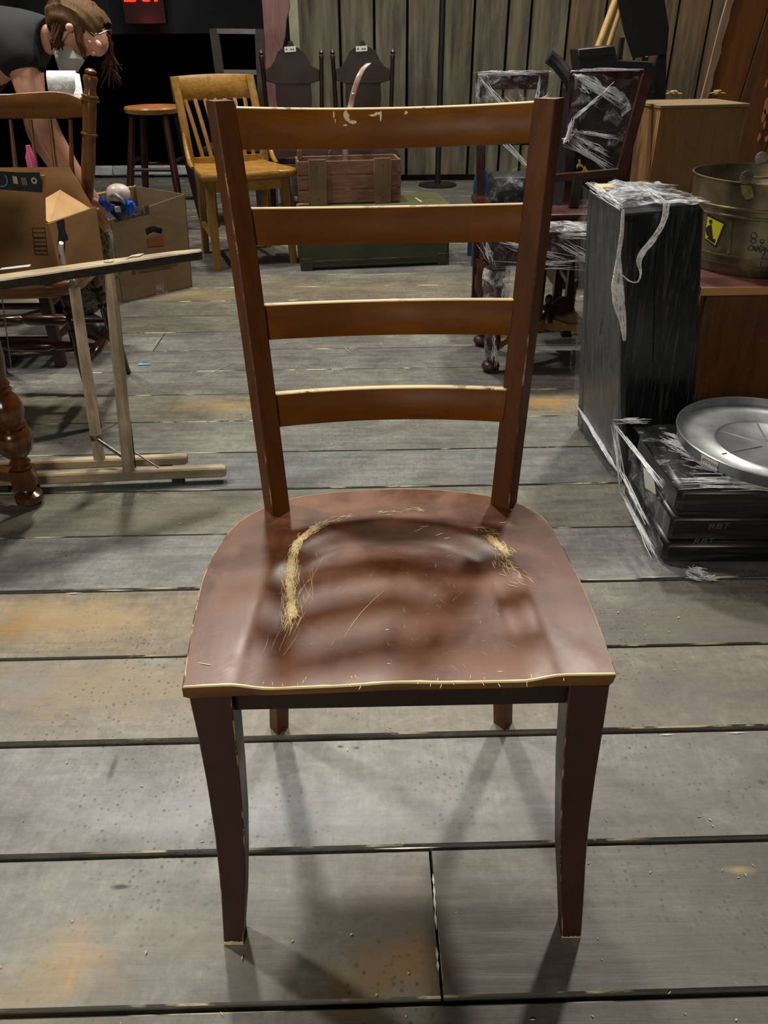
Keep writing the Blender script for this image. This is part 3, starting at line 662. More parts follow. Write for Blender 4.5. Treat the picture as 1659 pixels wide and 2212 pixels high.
M['film_clear'] = film_mat('clear_film', .03, .50, 20, (1, 2, 1), (.55, .72))
M['film_top'] = film_mat('bunched_film', .05, .8, 15, (1, 1, 1), (.46, .64))
M['glint_strand'] = plain('film_glint_strand', 'f4f6f8', 0.2, c2='c8ccd0', scale=90)  # near-white so the strands read as film highlights
M['wrapwood'] = wood('wrapped_red_wood', '2a1410', '4a231a', 0.4, (8, 1, 8), 7, 7, '1c0e0b', 0.5)
M['darkred'] = wood('dark_red_frame', '1c0b0a', '36120f', 0.32, (8, 8, 1), 7, 7)
M['tan_carve'] = wood('tan_carved_wood', '6a4824', '8c6534', 0.45, (1, 8, 8), 7, 8)
M['case'] = plain('black_hard_case', '08090b', 0.32, c2='0d0f12', scale=8)
M['galv'] = plain('galvanised_steel', '8e9294', 0.38, metal=.75, c2='a8acae', scale=22, bmp=.05)
M['bucket'] = plain('aged_bucket_tin', '5c5340', 0.33, metal=.8, c2='9c8e72', scale=9, bmp=.15)
M['bucketband'] = plain('bucket_band_tin', '8c8068', 0.28, metal=.85, c2='c0b496', scale=22)
M['cab'] = wood('worn_cabinet_front', '4c2e10', '704418', 0.4, (8, 8, 0.7), 10, 5, '3a200c', 0.6, 0.1)
M['cabtop'] = wood('worn_maroon_top', '3c1d1c', '532c2a', 0.5, (1, 8, 8), 10, 7, '6a4434', 0.3, 0.1)
M['cabedge'] = worn('raw_board_edge', '6a3c1c', 'b88650', 0.7, 30)
M['boxwood'] = wood('dusty_plywood', '6c4826', '8e6636', 0.6, (8, 8, 0.6), 9, 6, '7d6648', 0.7, 0.15, spec=.3)
M['boxtop'] = wood('dusty_plywood_lid', '67543a', '84704e', 0.65, (0.6, 8, 8), 9, 6, '746248', 0.5, 0.15, spec=.3)
M['rope'] = plain('sisal_rope', 'c0a878', 0.85, c2='94794c', scale=120, bmp=.4)
M['palebat'] = wood('pale_stained_edge', '8a6e58', 'b49a80', 0.7, (8, 8, .7), 9, 7, '7a5648', 0.6, .2)
M['panel'] = wall_mat('orange_stained_panel', '4a2e14', '6c3f14', '7e4a12', 'a0560c')
M['satin_black'] = plain('satin_black_metal', '0d0e10', 0.45, c2='16181b', scale=8)
M['polewood'] = wood('pale_pole', 'a08048', 'c0a064', 0.5, (8, 8, 1), 8, 6)
M['blueplastic'] = plain('blue_plastic', '1d3560', 0.4, c2='28457a', scale=14)
M['yellow'] = plain('yellow_wicker', 'b89440', 0.6, c2='d6b65e', scale=50, bmp=.3)
M['pink'] = plain('pink_plastic', 'd85a92', 0.4)

def rod(p0, p1, r, mat, name, par, n=10): return MB().tube([p0, p1], r, n).build(name, mat, par)
def bar(p0, p1, wx, wy, mb=None, up=V(0, 0, 1), mi=0, bev=0):
    p0 = Vector(p0); p1 = Vector(p1); d = (p1-p0).normalized(); u = V(1, 0, 0); u = (u-d*u.dot(d)).normalized(); v = d.cross(u)
    mb = mb or MB(); c = []
    for p in (p0, p1): c += [p-u*wx/2-v*wy/2, p+u*wx/2-v*wy/2, p+u*wx/2+v*wy/2, p-u*wx/2+v*wy/2]
    return mb.hexa(c, mi)
def barf(p0, p1, u, wx, wy, mb=None, mi=0):   # bar with given width direction
    p0 = Vector(p0); p1 = Vector(p1); d = (p1-p0).normalized(); u = Vector(u); u = (u-d*u.dot(d)).normalized(); v = d.cross(u)
    mb = mb or MB(); c = []
    for p in (p0, p1): c += [p-u*wx/2-v*wy/2, p+u*wx/2-v*wy/2, p+u*wx/2+v*wy/2, p-u*wx/2+v*wy/2]
    return mb.hexa(c, mi)
def film(name, ctrl, mat, par, nu=18, nv=18, amp=.006, seed=0, nrm=None):
    R_, C_ = len(ctrl), len(ctrl[0]); P = []
    for i in range(nu+1):
        a = i/nu*(R_-1); i0 = min(int(a), R_-2); fa = a-i0; row = []
        for j in range(nv+1):
            b = j/nv*(C_-1); j0 = min(int(b), C_-2); fb = b-j0
            p = Vector(ctrl[i0][j0]).lerp(Vector(ctrl[i0][j0+1]), fb).lerp(Vector(ctrl[i0+1][j0]).lerp(Vector(ctrl[i0+1][j0+1]), fb), fa)
            q = p*26+V(seed*3.1, seed*1.7, seed)
            p = p+V(mnoise.noise(q), mnoise.noise(q+V(7, 0, 0)), mnoise.noise(q+V(0, 9, 0)))*amp
            row.append(p)
        P.append(row)
    mb = MB(); mb.grid(P); o = mb.build(name, mat, par, fix=False); return o
def strands(name, segs, par, n=14, spread=.01, r=.0011, seed=1, mat=None):  # white strands stand in for thin bright highlights on the film
    rn = random.Random(seed); mb = MB()
    for (a, b) in segs:
        a = Vector(a); b = Vector(b)
        for _ in range(n):
            f = lambda s_: V(rn.gauss(0, s_), rn.gauss(0, s_), rn.gauss(0, s_))
            p, q = a+f(spread), b+f(spread); t0, t1 = sorted((rn.uniform(0, .35), rn.uniform(.6, 1))); P_ = []
            for i in range(5): t = t0+(t1-t0)*i/4; P_.append(p.lerp(q, t)+f(spread*.25))
            mb.tube(P_, [r*.3, r, r*rn.uniform(.6, 1.8), r, r*.3], 4, cap=False)
    o = mb.build(name, mat or M['glint_strand'], par, fix=False); o['kind'] = 'stuff'; return o
TURN = [(0, .6), (.03, .9), (.06, .9), (.075, .55), (.09, .8), (.11, .8), (.125, .5), (.17, .75), (.22, 1.0), (.27, .9), (.31, .6), (.325, .85), (.35, .85), (.365, .55), (.40, .7), (.5, .85), (.62, .8), (.75, .62), (.9, .46), (1, .40)]
def turned(mb, p0, p1, R_, prof=TURN, n=14): return mb.lathe(p0, p1, [(t, r*R_) for t, r in prof], n)

# ------------------------------------------------------------------ spindle-back chair at left
r0 = root('spindle_chair', (-1.10, 2.3, 0), 'brown spindle-back wooden chair at left holding an open cardboard box', 'chair')
sx0, sx1 = -1.36, -0.845
seat_pts = [(-.90, 2.10), (-.856, 2.13), (-.842, 2.20), (-.848, 2.32), (-.872, 2.43), (-.93, 2.47), (-1.28, 2.47), (-1.335, 2.43), (-1.36, 2.32), (-1.366, 2.20), (-1.352, 2.13), (-1.31, 2.10), (-1.10, 2.085)]
sp = smooth_path([(x, y, 0) for x, y in seat_pts+[seat_pts[0]]], 60)[:-1]; c_ = V(-1.105, 2.28, 0); N_ = len(sp)
lv = [(.030, .95, .408), (.0, 1.0, .418), (0, 1.0, .440), (0, .97, .450), (0, .8, .446), (0, .5, .440), (0, .1, .440)]
secs = [[V(c_.x+(p.x-c_.x)*s_, c_.y+(p.y-c_.y)*s_, z) for p in sp] for _, s_, z in lv]
MB().loft(secs, 0, True).build('seat', M['windsor'], r0, sharp=60)
postp = [(0, .8), (.06, 1.0), (.3, .85), (.50, 1.1), (.66, 1.0), (.664, 1.25), (.672, 1.25), (.676, 1.0), (.80, 1.05), (.835, 1.0), (.84, 1.38), (.85, 1.38), (.852, 1.15), (.86, 1.3), (.866, 1.3), (.87, 1.0), (.90, .82), (.93, .98), (.955, 1.1), (.965, .95), (.972, .5), (.978, .85), (.99, .85), (1.0, .4)]
pR0, pR1 = onz(186, 545, .45), ony(196, 148, 2.46)
pL0, pL1 = V(-1.315, 2.40, .45), V(-1.40, 2.46, pR1.z)
for a, b in ((pR0, pR1), (pL0, pL1)):
    MB().lathe(a, b, [(t, r*.0182) for t, r in postp], 16).build('back_post', M['windsor'], r0)
# crest rail
ct = smooth_path([ony(178, 214, 2.46), ony(160, 206, 2.465), ony(140, 199, 2.47), ony(105, 197, 2.48), ony(50, 200, 2.487), ony(0, 203, 2.49), V(-1.25, 2.485, .885), V(-1.33, 2.47, .880), V(-1.39, 2.46, .862)], 30)
secs = []
for i, p in enumerate(ct):
    zb = .818 + (.004 if i < 3 else 0); secs.append(quad8([V(p.x, p.y-.009, zb), V(p.x, p.y-.009, p.z), V(p.x, p.y+.009, p.z), V(p.x, p.y+.009, zb)], .003))
MB().loft(secs, 0, True).build('crest_rail', M['windsor'], r0, sharp=50)
spx = [(159, 150), (108, 117), (70, 73), (24, 33)]
tops = [ony(152, 258, 2.465), ony(108, 258, 2.475), ony(66, 258, 2.483), ony(22, 258, 2.487)]
bots = [onz(160, 545, .45), V(-.975, 2.43, .45), V(-1.04, 2.44, .45), V(-1.105, 2.445, .45)]
for i in range(3): tops.append(V(tops[3].x-.062*(i+1), 2.487, tops[3].z)); bots.append(V(bots[3].x-.065*(i+1), 2.44, .45))
spr = [(0, .45), (.25, .8), (.38, 1.25), (.47, 1.5), (.50, 1.5), (.56, .95), (.66, .6), (.85, .5), (1, .45)]
for a, b in zip(bots, tops): MB().lathe(a, b, [(t, r*.0115) for t, r in spr], 10).build('spindle', M['windsor'], r0)
LEGP = [(0, .75), (.05, .95), (.10, 1.0), (.13, .7), (.145, 1.0), (.165, 1.0), (.18, .65), (.20, .9), (.235, .95), (.265, .75), (.28, .55), (.295, .85), (.31, .85), (.33, .7), (.45, .88), (.6, .82), (.8, .62), (.93, .45), (1, .42)]
fr = V(-.87, 2.135, 0); legs = [(onz(141, 620, .415), fr), (V(-.885, 2.37, .415), onz(278, 806, 0)), (V(-1.31, 2.17, .415), V(-1.37, 2.12, 0)), (V(-1.29, 2.40, .415), V(-1.35, 2.60, 0))]
for a, b in legs: MB().lathe(a, b, [(t, r*.0215) for t, r in LEGP], 14).build('leg', M['windsor_dark'], r0)
SP = [(0, .5), (.15, .8), (.3, 1.2), (.32, .8), (.36, 1.35), (.5, 1.45), (.64, 1.35), (.68, .8), (.7, 1.2), (.85, .8), (1, .5)]
def lp(i, t): return legs[i][0].lerp(legs[i][1], t)
for a, b in ((lp(0, .55), lp(1, .52)), (lp(2, .55), lp(3, .52)), (lp(0, .50).lerp(lp(1, .5), .5)+V(0, 0, -.01), lp(2, .50).lerp(lp(3, .5), .5)+V(0, 0, -.01)), (lp(1, .45), lp(3, .45))):
    MB().lathe(a, b, [(t, r*.0125) for t, r in SP], 10).build('stretcher', M['windsor_dark'], r0)

# ------------------------------------------------------------------ open carton on the spindle chair
r0 = root('cardboard_box', (-1.08, 2.27, .45), 'open brown cardboard box with black printed tape on the spindle chair seat', 'box')
ze = .4515
A_ = onz(100, 485, .60)   # front right upper corner
fx, fy = A_.x, A_.y+.01; bx, by = fx+.055, fy+.20; lx = fx-.34
def panel4(name, P, t, mat, par, mb=None):
    P = [Vector(p) for p in P]; n_ = (P[1]-P[0]).cross(P[3]-P[0]).normalized()*t
    return MB().add(P+[p+n_ for p in P], [(3, 2, 1, 0), (4, 5, 6, 7), (0, 1, 5, 4), (1, 2, 6, 5), (2, 3, 7, 6), (3, 0, 4, 7)]).build(name, mat, par)
zt = .60
panel4('front_panel', [V(lx, fy, ze), V(fx, fy, ze), V(fx, fy, zt), V(lx, fy, zt)], -.003, M['card'], r0)
panel4('side_panel', [V(fx, fy, ze), V(bx, by, ze), V(bx+.008, by, zt+.006), V(fx, fy, zt)], .003, M['card'], r0)
panel4('back_panel', [V(lx, by, ze), V(bx, by, ze), V(bx, by, zt), V(lx, by, zt)], -.003, M['card'], r0)
panel4('side_panel', [V(lx, fy, ze), V(lx, by, ze), V(lx, by, zt), V(lx, fy, zt)], -.003, M['card'], r0)
panel4('bottom_panel', [V(lx, fy, ze), V(fx, fy, ze), V(bx, by, ze), V(lx, by, ze)], .003, M['card'], r0)
f1 = ony(96, 388, fy-.03); f1b = ony(96, 378, fy-.03)
FP = panel4('front_flap', [V(lx, fy, zt), V(fx-.004, fy, zt), V(f1.x+.004, fy-.03, f1b.z), V(lx-.01, fy-.03, f1b.z+.010)], .003, M['card'], r0)
b1 = ony(150, 361, by+.03); b2 = ony(0, 362, by+.03)
panel4('back_flap', [V(lx, by, zt), V(bx+.004, by, zt), V(b1.x, by+.03, b1.z), V(lx-.02, by+.03, b2.z)], .003, M['card'], r0)
panel4('inner_flap', [V(fx-.002, fy+.012, zt-.002), V(bx-.006, by-.004, zt), V(bx-.075, by-.02, zt+.052), V(fx-.06, fy+.05, zt+.03)], .003, M['cardpale'], r0)
# tape with print on the front flap
yv = V(0, -.0012, 0)
def onfl(x, y, off=-.0045):
    z = .63
    for _ in range(20): q = ony(x, y, fy-.03*(z-zt)/(f1b.z-zt)+off); z = q.z
    return q
tp_ = [onfl(-60, 366), onfl(40, 372), onfl(86, 372), onfl(88, 385), onfl(92, 392), onfl(91, 412), onfl(92, 416), onfl(0, 409), onfl(-60, 406)]
MB().prism(tp_, V(0, -.0008, 0)).build('printed_tape', M['print'], r0)
def ringm(c, r, w_, mat, name, par, xd=V(1, 0, 0), zd=V(0, 0, 1), n=20, a0=0, a1=2*pi, off=V(0, -.0012, 0)):
    vs = []; 
    for i in range(n+1):
        a = a0+(a1-a0)*i/n; d = xd*cos(a)+zd*sin(a); vs += [c+d*(r-w_)+off, c+d*(r+w_)+off]
    MB().add(vs, [(2*i, 2*i+1, 2*i+3, 2*i+2) for i in range(n)]).build(name, mat, par, fix=False)
ringm(onfl(2, 388, -.0065), .016, .0012, M['printblue'], 'print_ring', r0)
ringm(onfl(74, 390, -.0065), .0055, .0022, M['printcream'], 'print_ring', r0)
c = onfl(33, 388, -.0068); MB().prism([c+V(-.006, 0, -.009), c+V(.005, 0, -.010), c+V(.006, 0, .007), c+V(-.005, 0, .009)], V(0, -.0006, 0)).build('print_patch', M['printcream'], r0)
for i in range(4): c = onfl(47+3*i, 390, -.0068); MB().box(c, (.0012, .0004, .022)).build('print_line', M['printcream'], r0)
# barcode frame
def onf(x, y): return ony(x, y, fy-.0012)
for (x0, y0, x1, y1) in [(66, 492, 94, 494), (72, 549, 103, 551), (66, 492, 67.5, 551), (93, 492, 95, 551), (67, 502, 95, 504), (68, 512, 96, 516), (69, 522, 98, 524), (70, 530, 99, 534), (71, 540, 100, 543)]:
    a, b = onf(x0+3, y0), onf(x1+3, y1)
    if y1-y0 > 20:  a = onf(x0+3, y0); b = onf(x0+9, y1); MB().prism([a, a+V(.0012, 0, 0), b+V(.0012, 0, 0), b], V(0, -.0004, 0)).build('print_line', M['print'], r0)
    else: MB().prism([a, V(b.x, a.y, a.z), V(b.x, b.y, b.z), V(a.x, b.y, b.z)], V(0, -.0004, 0)).build('print_line', M['print'], r0)
# dark fish-tail shaped print on tape at side
def onsd(x, y):   # on side panel plane
    n_ = V(by-fy, -(bx-fx), 0).normalized(); v = ray(x, y); o_ = V(0, 0, CH); p = V(fx, fy, 0)+n_*.0045
    return o_+v*((p-o_).dot(n_)/v.dot(n_))
MB().prism([onsd(*p) for p in [(122, 478), (139, 472), (140, 495), (143, 505), (158, 510), (165, 522), (152, 517), (141, 520), (139, 555), (128, 556), (130, 535), (125, 528), (127, 500)]], V(.0008, -.0003, 0)).build('print_patch', M['print'], r0)
wp = MB().tube([onz(141, 519, .565), onz(140, 530, .55), onz(143, 545, .525), onz(146, 562, .50)], [.006, .007, .006, .006], 8).build('plastic_strip', M['wht'])
tag(wp, 'curved white plastic strip standing beside the printed cardboard box', 'strip')
wp.location.y -= .03; MW[wp.name] = Matrix.Translation(wp.location)

# ------------------------------------------------------------------ weathered folding stand
r0 = root('folding_stand', (-.72, 1.85, 0), 'weathered grey wooden folding stand with wire braces, by the left edge', 'stand')
secs = []
TP = [(V(-1.10, 1.62, .565), .05), (V(-.84, 1.715, .57), .052), (onz(220, 567, .572), .048), (onz(380, 545, .572), .036), (onz(425, 540, .572), .026), (onz(434, 539, .572), .014)]
d_ = (TP[3][0]-TP[0][0]).normalized(); n_ = V(-d_.y, d_.x, 0)
for p, wd in TP: secs.append(quad8([p-n_*wd/2+V(0, 0, -.022), p-n_*wd/2, p+n_*wd/2, p+n_*wd/2+V(0, 0, -.022)], .003))
MB().loft(secs, [2]+[1, 0, 0, 0, 0, 0, 0]).build('top_board', [M['weather_x'], M['weather_dark'], M['weather_dark']], r0, sharp=40)
c = onz(32, 578, .5735); MB().prism([c-d_*.034-n_*.006, c+d_*.03-n_*.010, c+d_*.036+n_*.008, c-d_*.026+n_*.010], V(0, 0, .0008)).build('paint_patch', plain('pale_blue_paint', 'b9c0c2', .6, c2='8e9698', scale=40), r0)
MB().prism([onz(x, y, .5735) for x, y in [(270, 560), (285, 555), (300, 554), (312, 548), (300, 549), (285, 552)]], V(0, 0, .001)).build('paint_patch', M['printcream'], r0)
zr = .045
for a, b, h in (((V(-1.12, 1.755, zr-.014)), onz(488, 1016, zr-.014), .030), (V(-1.10, 1.835, zr-.014), onz(405, 991, zr-.014), .026)):
    d2 = (b-a).normalized(); n2 = V(-d2.y, d2.x, 0); s4 = lambda p, k=1: quad8([p-n2*.013*k-V(0, 0, h/2*k), p-n2*.013*k+V(0, 0, h/2*k), p+n2*.013*k+V(0, 0, h/2*k), p+n2*.013*k-V(0, 0, h/2*k)], .004*k)
    MB().loft([s4(a), s4(b-d2*.01), s4(b, .75)]).build('foot_rail', M['weather_x'], r0)
for a in (V(-1.0, 1.76, 0), V(-.93, 1.765, 0), V(-1.0, 1.84, 0)): MB().box(a+V(0, 0, .008), (.03, .026, .016)).build('foot_block', M['weather_dark'], r0)
MB().box(V(-.55, 1.795, .008), (.03, .02, .016)).build('foot_block', M['weather_dark'], r0)
MB().box(V(-.60, 1.868, .009), (.03, .02, .018)).build('foot_block', M['weather_dark'], r0)
a, b = ony(235, 563, 1.83), onz(278, 1016, .045)
def taper(a, b, w0, w1, dp, mat, name):
    s4 = lambda p, w_: quad8([p+V(-w_/2, -dp/2, 0), p+V(w_/2, -dp/2, 0), p+V(w_/2, dp/2, 0), p+V(-w_/2, dp/2, 0)], w_*.25)
    MB().loft([s4(a, w0), s4(a.lerp(b, .25), (w0+w1)/2+.004), s4(a.lerp(b, .6), w1), s4(b, w1)]).build(name, mat, r0)
taper(a, b, .020, .031, .02, M['weather'], 'upright')
a, b = ony(160, 618, 1.93), onz(215, 992, .05)
MB().tube([a, a.lerp(b, .5), b], [.0135, .0145, .0150], 14).build('upright', M['weather'], r0)
MB().lathe(a+V(0, 0, .018), a, [(0, .004), (.3, .009), (1, .0145)], 12).build('cap', M['wire'], r0)
MB().tube([a.lerp(b, .86)+V(0, 0, .008), a.lerp(b, .86)-V(0, 0, .012)], .0165, 14).build('clamp', M['wire'], r0)
q = a.lerp(b, .86); barf(q+V(.01, -.02, 0), ony(262, 985, 1.80), V(0, 0, 1), .010, .003).build('brace_strap', M['wire'], r0)
rod(ony(288, 975, 1.80), onz(342, 1010, .062), .0022, M['wire'], 'brace_wire', r0)
rod(ony(279, 566, 1.85), ony(243, 612, 1.84), .0022, M['wire'], 'brace_wire', r0)
MB().tube([ony(243, 612, 1.84), ony(246, 640, 1.84), ony(256, 700, 1.83), ony(268, 820, 1.82), ony(284, 930, 1.80), onz(293, 1012, .05)], .0016, 6).build('brace_wire', M['satin_black'], r0)
rod(ony(4, 640, 1.85), ony(25, 800, 1.83), .0015, M['wire'], 'brace_wire', r0)
rod(ony(222, 932, 1.9), ony(252, 915, 1.83), .0012, M['wire'], 'brace_wire', r0)

# ------------------------------------------------------------------ turned-leg table at the left edge
r0 = root('turned_leg_table', (-1.2, 1.75, 0), 'glossy brown turned table leg with ball foot at the left edge', 'table')
foot = V(-.906, 1.69, 0)
p1 = V(-.892, 1.685, .70)
q = lambda t: foot.lerp(p1, t)
prof = [(0, .35), (.006, .8), (.022, 1.30), (.045, 1.25), (.060, .7), (.066, .85), (.075, .7)]
mbx = MB(); mbx.lathe(foot, p1, [(t, r*.027) for t, r in prof], 18)
prof2 = [(.150, .75), (.156, .95), (.166, .72), (.175, .92), (.185, .7), (.195, .75), (.205, 1.0), (.225, 1.4), (.25, 1.6), (.28, 1.62), (.305, 1.45), (.312, 1.2), (.32, 1.4), (.33, 1.2), (.345, 1.35), (.37, 1.5), (.40, 1.42), (.425, 1.1), (.44, .8), (.45, .95), (.46, .75), (.47, .9), (.485, .75), (.52, .85), (.56, 1.0), (.78, 1.0)]
mbx.lathe(foot, p1, [(t, r*.0275) for t, r in prof2], 18)
for t0, t1 in ((.075, .150), (.78, 1.0)):
    a, b = q(t0), q(t1); R_ = .025
    s4 = lambda p: quad8([p+V(-R_, -R_, 0), p+V(R_, -R_, 0), p+V(R_, R_, 0), p+V(-R_, R_, 0)], .004)
    mbx.loft([s4(a), s4(b)])
mbx.build('leg', M['glossleg'], r0, sharp=45)
mb2 = MB(); mb2.lathe(V(-1.42, 1.9, 0), V(-1.36, 1.85, .70), [(t, r*.0235) for t, r in prof+prof2], 12); mb2.build('leg', M['glossleg'], r0)
barf(q(.112), V(-1.41, 1.86, .08), V(0, 1, 0), .030, .026).build('stretcher', M['glossleg'], r0)
MB().box((-1.20, 1.78, .665), (.46, .30, .06), rz=-.35, bev=.003).build('apron', M['glossleg'], r0)
MB().box((-1.25, 1.80, .710), (.60, .42, .022), rz=-.35, bev=.006).build('tabletop', M['glossleg'], r0)

# dark chair frame behind spindle chair
r0 = root('dark_chair', (-1.33, 2.75, 0), 'low dark brown chair frame seen under the spindle chair', 'chair')
X0, X1, Y0, Y1 = -1.52, -1.17, 2.66, 2.84
for x, y, h in ((X0, Y0, .30), (X1, Y0, .30), (X0, Y1, .44), (X1, Y1, .44)): MB().box((x, y, h/2), (.035, .035, h), bev=.003).build('leg', M['tudor'], r0)
MB().box(((X0+X1)/2, (Y0+Y1)/2, .315), (X1-X0+.05, Y1-Y0+.05, .03), bev=.006).build('seat', M['tudor'], r0)
for z in (.10, .22): 
    rod(V(X0, Y0, z), V(X1, Y0, z), .011, M['redbrown'], 'rung', r0); rod(V(X1, Y0, z), V(X1, Y1, z), .011, M['redbrown'], 'rung', r0)

# ------------------------------------------------------------------ person bending down
YP = 3.05
def skin_obj(name, comps, mat, par, sub=2):
    vs, es, rad, roots = [], [], [], []
    for comp in comps:
        pts, edges = comp; b = len(vs); roots.append(b)
        for p, r_ in pts: vs.append(Vector(p)-mw(par).translation); rad.append(r_ if hasattr(r_, '__len__') else (r_, r_))
        es += [(b+i, b+j) for i, j in edges]
    me = bpy.data.meshes.new(name); me.from_pydata(vs, es, []); o = bpy.data.objects.new(name, me); COL.objects.link(o); o.parent = par
    md = o.modifiers.new('skin', 'SKIN'); md.use_smooth_shade = True; md.branch_smoothing = 0.3
    sl_ = me.skin_vertices[0].data if me.skin_vertices else None
    if sl_ is None:
        return o
    for i, r_ in enumerate(rad): sl_[i].radius = r_; sl_[i].use_root = (i in roots)
    s_ = o.modifiers.new('sub', 'SUBSURF'); s_.levels = sub; s_.render_levels = sub
    # bake so the figure is one ordinary mesh
    dg = bpy.context.evaluated_depsgraph_get(); dg.update(); m2 = bpy.data.meshes.new_from_object(o.evaluated_get(dg)); m2.name = name
    o.modifiers.clear(); o.data = m2; m2.materials.clear(); m2.materials.append(mat); m2.polygons.foreach_set('use_smooth', [True]*len(m2.polygons)); MW[o.name] = mw(par).copy()
    return o
def chain(pts): return (pts, [(i, i+1) for i in range(len(pts)-1)])
r0 = root('person', (-1.55, 3.1, 0), 'bending person in a black t-shirt and speckled trousers, reaching down at the left', 'person')
g = lambda x, y, Y=YP: ony(x, y, Y)
hip = g(-215, 330, 3.15); waist = g(-125, 215, 3.13); chest = g(-25, 88, 3.11); shc = g(42, 62, 3.10); neck = g(100, 84, 3.07)
shR = g(38, 112, 2.97); shL = g(60, 95, 3.24); elR = g(108, 292, 2.93); wrR = g(196, 428, 2.98); haR = g(213, 462, 2.99)
elL = g(78, 290, 3.25); wrL = g(150, 400, 3.22)
knR = g(214, 500, 3.0); ftR = V(g(178, 690, 3.0).x, 3.02, .07); knL = g(60, 480, 3.28); ftL = V(-1.45, 3.35, .07)
hipR = hip+V(.0, -.10, 0); hipL = hip+V(.0, .10, 0)
body = [(hip, .13), (waist, .115), (chest, .13), (shc, .10), (neck, .055), (g(126, 84, 3.06), .054),
        (shR, .055), (g(62, 190, 2.94), .050), (elR, .043), (g(150, 365, 2.95), .040), (wrR, .031), (haR, (.042, .028)),
        (shL, .055), (elL, .042), (wrL, .028), (g(170, 425, 3.2), .03),
        (hipR, .095), (knR, .062), (g(198, 590, 3.03), .054), (ftR, .036), (ftR+V(.10, -.09, -.035), .030),
        (hipL, .095), (knL, .062), (ftL, .036), (ftL+V(.12, -.05, -.035), .03)]
be = [(0, 1), (1, 2), (2, 3), (3, 4), (4, 5), (3, 6), (6, 7), (7, 8), (8, 9), (9, 10), (10, 11), (3, 12), (12, 13), (13, 14), (14, 15), (0, 16), (16, 17), (17, 18), (18, 19), (19, 20), (0, 21), (21, 22), (22, 23), (23, 24)]
comps = [(body, be)]
# head: crown up-left to chin down-right
hd = [(g(140, 74, 3.06), .068), (g(172, 68, 3.05), .086), (g(196, 84, 3.03), .076), (g(203, 100, 3.02), .056), (g(192, 116, 3.02), .034)]
comps.append(chain(hd))
comps.append(chain([(g(208, 88, 2.97), .007), (g(216, 97, 2.962), .009), (g(214, 103, 2.962), .007)]))   # nose
comps.append(chain([(g(148, 52, 2.965), .010), (g(152, 58, 2.955), .017), (g(150, 70, 2.96), .012)]))  # ear
comps.append(chain([(g(196, 112, 2.985), .007), (g(201, 116, 2.982), .009), (g(206, 118, 2.985), .007)]))   # lips
comps.append(chain([(g(188, 88, 2.975), .006), (g(193, 92, 2.970), .009), (g(198, 94, 2.975), .006)]))  # eye lid
# fingers
fin = [[(205, 448, 2.97), (222, 470, 2.96), (232, 484, 2.965), (236, 494, 2.975)], [(204, 455, 2.98), (214, 478, 2.97), (226, 496, 2.975), (232, 500, 2.98)], [(202, 460, 3.0), (208, 484, 2.99), (216, 502, 2.99), (224, 508, 2.995)], [(200, 462, 3.01), (203, 482, 3.01), (208, 496, 3.01), (214, 503, 3.01)]]
for f_ in fin: comps.append(chain([(g(*p), 0.0128-.0013*i) for i, p in enumerate(f_)]))
comps.append(chain([(g(200, 432, 2.96), .013), (g(212, 438, 2.945), .012), (g(222, 446, 2.94), .0105), (g(229, 452, 2.94), .009)]))
skin_obj('body', comps, M['skin'], r0)
sh = [(waist+V(-.06, 0, -.05), .140), (waist, .135), (chest, .155), (shc, .125), (g(98, 78, 3.07), .082), (shR+V(0, -.012, 0), .075), (g(56, 168, 2.94), .072),
      (shL, .075), (g(66, 170, 3.26), .066)]
skin_obj('t_shirt', [(sh, [(0, 1), (1, 2), (2, 3), (3, 4), (3, 5), (5, 6), (3, 7), (7, 8)])], M['tee'], r0)
tr = [(hip, .15), (hipR, .110), (knR, .078), (g(198, 590, 3.03), .070), (V(ftR.x, ftR.y+.01, .08), .062), (hipL, .110), (knL, .078), (V(ftL.x, ftL.y, .13), .062)]
skin_obj('trousers', [(tr, [(0, 1), (1, 2), (2, 3), (3, 4), (0, 5), (5, 6), (6, 7)])], M['trouser'], r0)
for f0, dx in ((ftR, V(.10, -.09, 0)), (ftL, V(.12, -.05, 0))):
    skin_obj('shoe', [chain([(V(f0.x, f0.y, .055)-dx*.3, .045), (V(f0.x, f0.y, .048)+dx*.4, .045), (V(f0.x, f0.y, .040)+dx*1.2, .038)])], M['satin_black'], r0)
# hair cap, strands and pony tail
hb = bmesh.new(); bmesh.ops.create_icosphere(hb, subdivisions=4, radius=1)
hc = g(172, 60, 3.055); ax = (g(205, 88, 3.05)-g(130, 55, 3.05)).normalized(); ay = V(0, 1, 0); az = ax.cross(ay).normalized()
if az.z < 0: az = -az
mbh = MB(); vsx = []
for v in hb.verts:
    x_, y_, z_ = v.co; x2 = x_*.108; y2 = y_*.096; z2 = z_*.078
    if z_ < -.1: z2 *= .72+.3*(x_ < -.2)
    p = hc+ax*x2+ay*y2+az*z2+az*.008
    wv = .006*sin(18*y_+9*z_+5*x_)+.005*mnoise.noise(v.co*5); p = p+(p-hc).normalized()*wv
    vsx.append(p)
keep = [f for f in hb.faces if not (f.calc_center_median().z < -.12 and f.calc_center_median().x > -.15) and not (f.calc_center_median().x > .80)]
mbh.add(vsx, [[v.index for v in f.verts] for f in keep], 0, True); hb.free(); mbh.build('hair', M['hair'], r0, sharp=80)
rn = random.Random(4); mbp = MB()
for i in range(46):
    a = g(122+rn.uniform(-10, 14), 44+rn.uniform(-6, 18), 2.99+rn.uniform(-.02, .05)); b = g(124+rn.uniform(-14, 14), 104+rn.uniform(-10, 6), 2.985+rn.uniform(-.01, .03))
    mbp.tube([a, a.lerp(b, .5)+V(0, -.02, -.01), b], [.004, .005, .001], 5)
